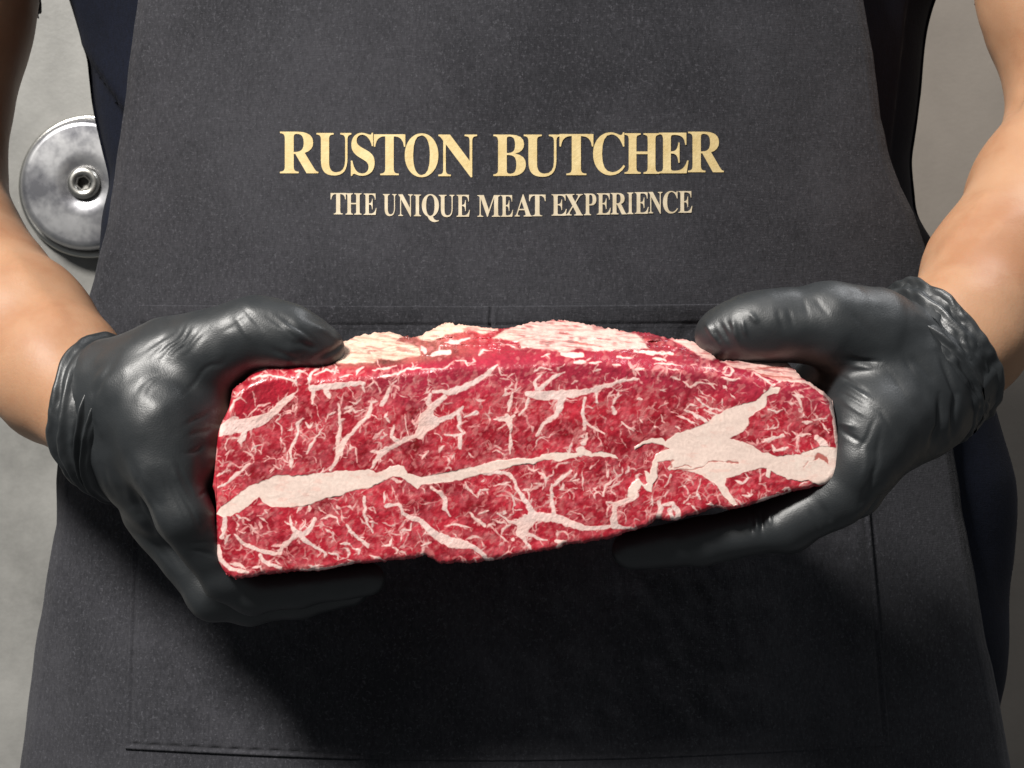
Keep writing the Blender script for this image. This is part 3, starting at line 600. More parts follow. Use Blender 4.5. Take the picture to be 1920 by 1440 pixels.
g1 = build_glove(G1, 'glove', 'black nitrile glove on the hand at the left end of the steak', W1, (60, 540), (760, 1190), 21)
g2 = build_glove(G2, 'glove', 'black nitrile glove on the hand at the right end of the steak', W2, (1100, 520), (1910, 1100), 31)
build_cuff(g1, [(276, 812, 42, 130), (235, 796, 46, 126), (190, 772, 55, 122)], 0.0035,
           [(0.25, 0.0025, 0.05, 2.6, 1), (0.42, 0.003, 0.05, 3.4, 1), (0.6, -0.002, 0.04, 2.4, 1), (0.78, 0.003, 0.06, 3.0, 1)], 51, 0.0022, (0.010, 4.7), 0.4)
build_cuff(g2, [(1700, 742, 42, 122), (1730, 705, 46, 119), (1762, 656, 57, 121)], 0.0042,
           [(0.22, 0.0035, 0.05, 3.2, 1), (0.42, 0.0045, 0.06, 4.2, 1), (0.58, -0.003, 0.05, 3.8, 1), (0.8, 0.0045, 0.07, 4.0, 1)], 61, 0.0030, (0.011, 3.8), 0.9)

def build_shirt():
    f = Field((-0.42, 0.05, Z0 - 0.24), (0.42, 0.44, Z0 + 0.44), 0.004)
    X = f.ax[0][:, None, None]; Y = f.ax[1][None, :, None]; Z = f.ax[2][None, None, :]
    D = torso_field(X, Y, Z, 0.0)
    fold = 0.0010 * np.sin((X * 1.0 + Z * 1.3) * 42 + 3 * noise2(X * 9 + 0 * Z, Z * 9 + 0 * X, 77)) * smooth(0.10, 0.2, np.abs(X))
    D = D + fold
    f.F = np.minimum(f.F, D.astype(np.float32))
    sl1 = [(-140, -60, 216, 206), (-20, -520, 235, 196), (160, -880, 245, 215)]
    sl2 = [(2007, -60, 200, 170), (1940, -520, 235, 196), (1760, -880, 245, 215)]
    f.chain(sl1, 0.018); f.chain(sl2, 0.018)
    # hem and neck hole: cut flat
    f.F = np.maximum(f.F, np.abs(Z - Z0 - 0.1) - 0.325 + 0 * X)
    # hollow sleeves round the arms below the hem line
    for ch in (UP1, UP2):
        h2 = Field(f.lo, f.lo + (f.n - 1) * f.h, f.h)
        h2.n = f.n; h2.ax = f.ax; h2.F = np.full(f.n, 0.05, np.float32)
        h2.chain(ch[:2], 0.01, 0.0025)
        f.F = np.maximum(f.F, -h2.F)
    v, q = f.mesh()
    v = relax(v, q, 3)
    # a pleat on each side: the cloth steps back behind a slanting fold
    px, py = to_px(v)
    nrm = vertex_normals(v, q)
    fr = smooth(-0.1, 0.25, -nrm[:, 1])
    s1 = ((px - 140) * (200 - 70) - (py - 70) * (226 - 140)) / 156.0
    v[:, 1] += 0.016 * smooth(3, -5, s1) * smooth(330, 260, px) * fr * smooth(-60, 20, py) * smooth(420, 300, py)
    s2 = ((px - 1705) * (330 - 0) - (py - 0) * (1668 - 1705)) / 332.0
    v[:, 1] += 0.016 * smooth(-3, 5, s2) * smooth(1600, 1640, px) * fr * smooth(-160, -60, py) * smooth(470, 380, py)
    o = mesh_object('shirt', v, q, M_shirt, person)
build_shirt()
def build_trousers():
    f = Field((-0.36, 0.08, Z0 - 0.62), (0.36, 0.42, Z0 - 0.16), 0.006)
    X = f.ax[0][:, None, None]; Y = f.ax[1][None, :, None]; Z = f.ax[2][None, None, :]
    D = torso_field(X, Y, Z, -0.006)
    D = np.maximum(D, Z0 - 0.36 - Z)
    D = np.maximum(D, Z - Z0 + 0.20) + 0 * X
    f.F = np.minimum(f.F, D.astype(np.float32))
    f.cone((-0.12, 0.245, Z0 - 0.34), 0.105, (-0.125, 0.25, Z0 - 0.56), 0.095, 0.03)
    f.cone((0.12, 0.245, Z0 - 0.34), 0.105, (0.125, 0.25, Z0 - 0.56), 0.095, 0.03)
    f.F = np.maximum(f.F, Z0 - 0.56 - Z + 0 * X)
    v, q = f.mesh()
    mesh_object('trousers', relax(v, q, 2), q, M_trousers, person)
build_trousers()

# ------------------------------------------------------------------ apron
def apron_y(x, z):
    zz = z - Z0
    y = 0.104 + 1.18 * x * x + 0.9 * np.clip(np.abs(x) - 0.2, 0, 1) ** 2
    y = y - 0.006 * np.exp(-((zz + 0.02) / 0.12) ** 2) * np.exp(-(x / 0.16) ** 2)
    y = y + 0.0022 * noise2(x * 11 + 0 * z, zz * 4 + 0 * x, 201) + 0.0010 * noise2(x * 30 + zz * 9, zz * 14 + 0 * x, 202)
    y = y - 0.11 * (np.sqrt((zz + 0.075) ** 2 + 0.0016) - (zz + 0.075)) / 2          # lower part tilts outward, shaped to catch more of the key light
    # soft vertical folds below the waist
    y = y + 0.003 * np.sin(x * 38 + 1.2 + zz * 4) * smooth(-0.02, -0.2, zz) * smooth(0.02, 0.14, np.abs(x))
    return y
def on_apron(px, py, off=0.0):
    px = np.asarray(px, float); py = np.asarray(py, float)
    y = np.full(np.broadcast(px, py).shape, 0.13)
    for _ in range(9):
        s = (CD + y) / CD * K
        x = (px - 960) * s; z = Z0 + (720 - py) * s
        y = 0.5 * y + 0.5 * (apron_y(x, z) - off)
    s = (CD + y) / CD * K
    return np.stack([(px - 960) * s, y, Z0 + (720 - py) * s], -1)
AL = [(-700, 470), (-400, 350), (-100, 268), (0, 255), (100, 243), (240, 224), (330, 213), (420, 198), (520, 174), (600, 150), (700, 128), (800, 112), (900, 104), (985, 104), (1080, 86), (1230, 62), (1330, 50), (1440, 36), (1800, -10), (2300, -40)]
AR = [(-700, 1420), (-400, 1530), (-100, 1606), (0, 1622), (100, 1640), (220, 1652), (270, 1665), (350, 1690), (400, 1715), (490, 1746), (600, 1762), (700, 1772), (850, 1790), (960, 1808), (1150, 1842), (1300, 1872), (1440, 1897), (1800, 1950), (2300, 1990)]
def build_apron():
    nr, nc = 560, 400
    py = np.linspace(-640, 2000, nr)
    L = np.interp(py, *zip(*AL)); R_ = np.interp(py, *zip(*AR))
    L = L + 1.6 * noise2(py / 60, 0 * py, 210); R_ = R_ + 1.6 * noise2(py / 60, 0 * py, 211)
    u = np.linspace(0, 1, nc)
    u = u + 0.012 * np.sin(2 * np.pi * u) * -1           # closer columns near the edges
    PXg = L[:, None] + (R_ - L)[:, None] * u[None, :]
    PYg = np.repeat(py[:, None], nc, 1)
    v = on_apron(PXg, PYg)
    ed = np.minimum(PXg - L[:, None], R_[:, None] - PXg)
    # doubled hem along both edges with its stitch line
    v[..., 1] -= 0.0009 * smooth(23, 20, ed)
    v[..., 1] += 0.0007 * np.exp(-((ed - 17) / 2.5) ** 2)
    # edges curl back towards the body
    v[..., 1] += 0.004 * np.exp(-(ed / 14) ** 2)
    b = v.copy(); b[..., 1] += 0.0022
    q = grid_quads(nr, nc)
    n = nr * nc
    loop = list(range(nc)) + [r * nc + nc - 1 for r in range(1, nr)] + [(nr - 1) * nc + c for c in range(nc - 2, -1, -1)] + [r * nc for r in range(nr - 2, 0, -1)]
    side = np.array([[loop[i], loop[i - 1], n + loop[i - 1], n + loop[i]] for i in range(len(loop))])
    return mesh_object('apron', np.concatenate([v.reshape(-1, 3), b.reshape(-1, 3)]), np.concatenate([q[:, ::-1], q + n, side[:, ::-1]]), M_apron, person)
apron = build_apron()

def build_pocket():
    nr, nc = 300, 420
    w = np.linspace(0, 1, nr)
    u = np.linspace(0, 1, nc)
    lx = np.interp(w, [0, 0.1, 0.73, 1], [262, 262, 243, 235]); rx = np.interp(w, [0, 0.45, 0.68, 1], [1590, 1628, 1645, 1668])
    top = lambda u_: 572 + 5 * np.sin(u_ * 3.0) - 6 * u_
    bot = lambda u_: 1403 + 26 * np.sin(np.pi * u_) - 6 * u_
    PXg = lx[:, None] + (rx - lx)[:, None] * u[None, :]
    tp, bt = top(u)[None, :], bot(u)[None, :]
    PYg = tp + (bt - tp) * w[:, None]
    dx = np.minimum(PXg - lx[:, None], rx[:, None] - PXg)
    dy0, dy1 = PYg - tp, bt - PYg
    ed = np.minimum(np.minimum(dx, dy1), dy0)
    off = 0.0013 + 0 * PXg
    off += 0.0007 * smooth(42, 38, dy0)                                   # folded top hem
    off -= 0.0008 * np.exp(-((dy0 - 36) / 3) ** 2)
    off -= 0.0010 * np.exp(-((np.minimum(dx, dy1) - 9) / 3.0) ** 2)       # stitching sinks in
    off += 0.0006 * np.sin(PXg / 6.0) * np.exp(-((np.minimum(dx, dy1) - 9) / 4) ** 2)
    mid = np.abs(PXg - 922 - 3 * noise2(PYg / 60, 0 * PYg, 220))
    off -= 0.0009 * np.exp(-(mid / 2.6) ** 2) * (0.15 + 0.85 * smooth(90, 30, dy0))                             # seam between the two pouches
    off += 0.0006 * np.exp(-((mid - 7) / 4) ** 2) * smooth(90, 30, dy0)
    off += 0.0020 * np.exp(-(dy0 / 30) ** 2) * np.abs(np.sin(u * np.pi * 2))[None, :]   # the mouth gapes a little
    off += 0.0009 * fbm2(PXg / 45, PYg / 60, 225, 2) * smooth(0, 60, ed)
    off = 0.0005 + (off - 0.0005) * smooth(0, 26, dy1 + 100 * smooth(0.34, 0.2, u)[None, :])
    v = on_apron(PXg, PYg)
    v[..., 1] -= off
    b = v.copy(); b[..., 1] += np.minimum(off - 0.0001, 0.0011)
    q = grid_quads(nr, nc)
    n = nr * nc
    loop = list(range(nc)) + [r * nc + nc - 1 for r in range(1, nr)] + [(nr - 1) * nc + c for c in range(nc - 2, -1, -1)] + [r * nc for r in range(nr - 2, 0, -1)]
    side = np.array([[loop[i], loop[i - 1], n + loop[i - 1], n + loop[i]] for i in range(len(loop))])
    mesh_object('pocket', np.concatenate([v.reshape(-1, 3), b.reshape(-1, 3)]), np.concatenate([q[:, ::-1], q + n, side[:, ::-1]]), M_apron, apron)
build_pocket()

# lettering printed on the bib: every glyph stands in the box it has on the cloth (x0, x1, top, base line)
LINE1 = [('R', 525, 597, 247, 325), ('U', 593.5, 659, 249.5, 327), ('S', 658, 702.5, 251, 328), ('T', 701, 760, 252, 328.5), ('O', 759, 822, 252, 330.5), ('N', 822, 894.5, 252.5, 330.5),
         ('B', 925, 986, 252.5, 330), ('U', 982, 1051, 252.5, 329.5), ('T', 1049, 1112.5, 251.5, 328.5), ('C', 1112, 1172, 250, 327), ('H', 1171, 1236.5, 250, 326), ('E', 1235, 1291, 249, 325), ('R', 1290, 1357, 247, 323)]
LINE2 = [('T', 620, 648.5, 362, 402), ('H', 648, 678, 362.5, 402.5), ('E', 682, 706, 363, 403), ('U', 718, 743.5, 364, 404), ('N', 747, 774, 364.5, 405), ('I', 776, 789.5, 365, 405.5), ('Q', 791, 823, 365, 406), ('U', 823, 852, 365.5, 406), ('E', 856, 881, 365.5, 406.5),
         ('M', 895, 938, 366, 406.5), ('E', 939, 962, 366, 406.5), ('A', 965, 997, 365.5, 406), ('T', 992, 1023, 365, 405.5), ('E', 1034, 1062.5, 364.5, 404.5), ('X', 1060, 1093, 364, 404), ('P', 1095, 1118, 363, 403.5), ('E', 1119, 1145, 362.5, 402.5), ('R', 1145, 1175, 362, 402), ('I', 1176, 1187.5, 361, 401.5), ('E', 1190, 1216, 360.5, 401), ('N', 1216, 1242, 360, 400), ('C', 1243, 1271, 359, 399.5), ('E', 1272, 1298, 358.5, 399)]
def build_lettering(line, mat, label):
    verts, tris, quads = [], [], []
    from mathutils.geometry import delaunay_2d_cdt
    for ch, x0, x1, yt, yb in line:
        loops = [np.array(lp, float) for lp in GLYPHS[ch]]
        main = loops[0] if ch != 'Q' else loops[0]
        allp = np.concatenate(loops)
        gx0, gx1 = allp[:, 0].min(), allp[:, 0].max()
        pts, edges, faces_in = [], [], []
        k = 0
        for lp in loops:
            n_ = len(lp)
            faces_in.append(list(range(k, k + n_)))
            pts += [Vector((p[0], p[1])) for p in lp]
            k += n_
        res = delaunay_2d_cdt(pts, [], faces_in, 0, 0.001)
        vv, ff = res[0], res[2]
        # keep triangles inside the glyph (even-odd over its loops)
        keep = []
        for t in ff:
            c = sum((vv[i] for i in t), Vector((0, 0))) / 3
            cnt = sum(bool(inside(np.array([c.x]), np.array([c.y]), [tuple(p) for p in lp])[0]) for lp in loops)
            if cnt % 2 == 1:
                keep.append(t)
        arr = np.array([(p.x, p.y) for p in vv])
        X = x0 + (arr[:, 0] - gx0) / (gx1 - gx0) * (x1 - x0)
        Yp = yb - arr[:, 1] / 678.0 * (yb - yt)
        base = len(verts)
        fr = on_apron(X, Yp); fr[:, 1] -= 0.00028
        bk = fr.copy(); bk[:, 1] += 0.0008
        nv = len(fr)
        fr[:, 1] -= 0.00007 * (line.index((ch, x0, x1, yt, yb)) % 3)
        verts += [tuple(p) for p in fr] + [tuple(p) for p in bk]
        cnt = {}
        for t in keep:
            a, b_, c_ = t
            A2 = (X[b_] - X[a]) * (Yp[c_] - Yp[a]) - (X[c_] - X[a]) * (Yp[b_] - Yp[a])
            if A2 > 0:
                a, b_, c_ = a, c_, b_
            tris.append((base + a, base + b_, base + c_))
            for e in ((a, b_), (b_, c_), (c_, a)):
                cnt[e] = 1
        for (a, b_) in cnt:
            if (b_, a) not in cnt:
                quads.append((base + b_, base + a, base + nv + a, base + nv + b_))
    o = mesh_object('lettering', verts, quads, mat, apron, shade=False, tris=tris)
    o['label'] = label
build_lettering(LINE1, M_print, 'gold serif capitals reading RUSTON BUTCHER')
build_lettering(LINE2, M_print2, 'smaller cream capitals reading THE UNIQUE MEAT EXPERIENCE')

# ------------------------------------------------------------------ the steak
ORG = {'A': (390, 590), 'B': (790, 590), 'C': (1190, 590), 'D': (390, 840), 'E': (790, 840), 'F': (1190, 840)}
def T(tile, pts):
    ox, oy = ORG[tile]
    return [(ox + x * 0.208333, oy + y * 0.208333) for x, y in pts]

TOP = T('A', [(75, 1248), (85, 1100), (110, 1000), (190, 840), (220, 690), (260, 640), (350, 570), (420, 500), (500, 450), (620, 410), (760, 385), (830, 385)]) \
    + [(600, 655), (640, 642)] + T('A', [(1280, 220), (1350, 192), (1500, 165), (1650, 160), (1740, 190), (1860, 205)]) \
    + T('B', [(0, 180), (60, 150), (180, 90), (250, 75), (330, 90), (500, 105), (700, 130), (780, 115), (1000, 65), (1180, 50), (1350, 60), (1600, 110), (1800, 140)]) \
    + T('C', [(0, 160), (60, 155), (270, 205), (480, 230), (580, 270), (720, 380), (780, 415), (1000, 408), (1220, 390), (1370, 420), (1500, 560), (1620, 640), (1720, 710), (1780, 770), (1800, 900), (1835, 1130)])
BOT = T('F', [(1850, 180), (1790, 290), (1720, 325), (1640, 350), (1500, 370), (1300, 430), (1100, 490), (1000, 530), (850, 550), (700, 535), (600, 590), (500, 600), (400, 650), (300, 660), (200, 630), (150, 690), (0, 740)]) \
    + T('E', [(1700, 810), (1450, 860), (1290, 870), (1240, 905), (1120, 920), (950, 945), (800, 985), (650, 1010), (500, 1030), (340, 1035), (180, 1045), (100, 1000), (30, 965)]) \
    + T('D', [(1900, 980), (1760, 1005), (1600, 1020), (1300, 1045), (1150, 1075), (1000, 1108), (820, 1112), (640, 1130), (500, 1135), (400, 1165), (250, 1180), (170, 1140), (100, 1040), (75, 930), (110, 850), (120, 700), (85, 600), (62, 400), (42, 350), (58, 220), (72, 60)])
OUTLINE = TOP + BOT
CREST = [(395, 830), (440, 735), (470, 716), (500, 704), (563, 698), (600, 706), (700, 700), (790, 692), (852, 682), (932, 684), (1000, 678), (1100, 672), (1190, 682), (1315, 692), (1377, 700), (1450, 716), (1502, 722), (1544, 742), (1580, 800)]
OVAL = T('A', [(270, 690), (400, 605), (560, 580), (700, 600), (765, 650), (740, 715), (600, 830), (380, 930), (220, 940), (240, 830)])

SEAM_A = T('D', [(75, 590), (120, 530), (220, 460), (320, 370), (460, 310), (620, 250), (850, 250), (1100, 215), (1450, 195), (1510, 225), (1640, 170), (1700, 157), (1760, 170), (1800, 230), (1920, 265)]) \
    + T('E', [(150, 235), (300, 200), (480, 170), (640, 120), (850, 95), (1060, 90), (1090, 55), (1240, 40), (1390, 40), (1430, 5), (1480, 15), (1540, 50), (1620, 35), (1750, 60), (1775, 95), (1700, 78), (1540, 75), (1440, 60), (1350, 90), (1240, 115), (1120, 105), (1030, 140), (870, 152), (700, 200), (540, 240), (330, 290), (0, 335)]) \
    + T('D', [(1890, 370), (1840, 340), (1730, 260), (1660, 255), (1480, 350), (1280, 390), (1180, 430), (1020, 460), (920, 510), (780, 530), (570, 530), (490, 480), (460, 440), (390, 490), (300, 570), (200, 610), (130, 625), (90, 600)])
SEAM_B = T('C', [(0, 1190), (80, 1140), (150, 1110), (230, 1110), (280, 1140), (360, 1080), (460, 1045), (560, 1010), (650, 970), (740, 900), (830, 850), (920, 820), (1010, 800), (1100, 770), (1180, 700), (1220, 645), (1310, 660), (1290, 700), (1190, 740), (1180, 820), (1080, 880), (1030, 930), (1020, 1000), (960, 1060), (860, 1110), (920, 1130), (1040, 1170), (1150, 1240)]) \
    + T('F', [(1200, 45), (1280, 75), (1400, 60), (1480, 60), (1560, 20), (1640, 0), (1720, -20), (1840, 0), (1850, 180), (1790, 290), (1720, 325), (1650, 330), (1560, 290), (1480, 300), (1380, 280), (1300, 240), (1230, 200), (1215, 270), (1180, 250), (1190, 180), (1130, 175), (1000, 215), (900, 255), (830, 270), (820, 330), (850, 400), (925, 505), (900, 520), (860, 500), (780, 400), (720, 320), (620, 255), (540, 220), (480, 205), (380, 195), (320, 200), (300, 180), (340, 110), (270, 115), (210, 120), (200, 180), (210, 260), (160, 330), (150, 400), (110, 390), (60, 340), (20, 380), (0, 460)]) \
    + [(1175, 930), (1180, 915), (1192, 900)] + T('F', [(40, 275), (80, 340), (112, 310), (90, 205), (140, 240), (158, 130), (190, 60), (250, 30), (310, 10)]) + T('C', [(310, 1200), (240, 1175), (160, 1150), (80, 1170), (0, 1215)])
CAPS = [T('A', [(1180, 150), (1500, 100), (1660, 100), (1745, 190), (1700, 235), (1800, 250), (1900, 290), (1920, 370), (1760, 390), (1700, 410), (1560, 395), (1480, 430), (1300, 440), (1160, 445), (1100, 400)]),
        T('B', [(-60, 190), (60, 90), (250, 20), (500, 40), (690, 100), (690, 140), (560, 172), (430, 138), (330, 160), (220, 182), (100, 242), (0, 230)]),
        T('B', [(640, 212), (760, 130), (1000, 30), (1180, 10), (1600, 60), (1920, 170)]) + T('C', [(80, 228), (130, 300), (0, 312)]) + T('B', [(1700, 322), (1560, 332), (1400, 300), (1300, 342), (1100, 310), (950, 292), (900, 302), (880, 240), (760, 222)]),
        T('C', [(270, 190), (480, 200), (620, 260), (760, 380), (700, 402), (600, 380), (500, 310), (380, 250)]),
        T('C', [(770, 420), (960, 380), (1220, 360), (1420, 400), (1540, 570), (1400, 592), (1300, 592), (1150, 545), (1060, 500), (950, 490)])]
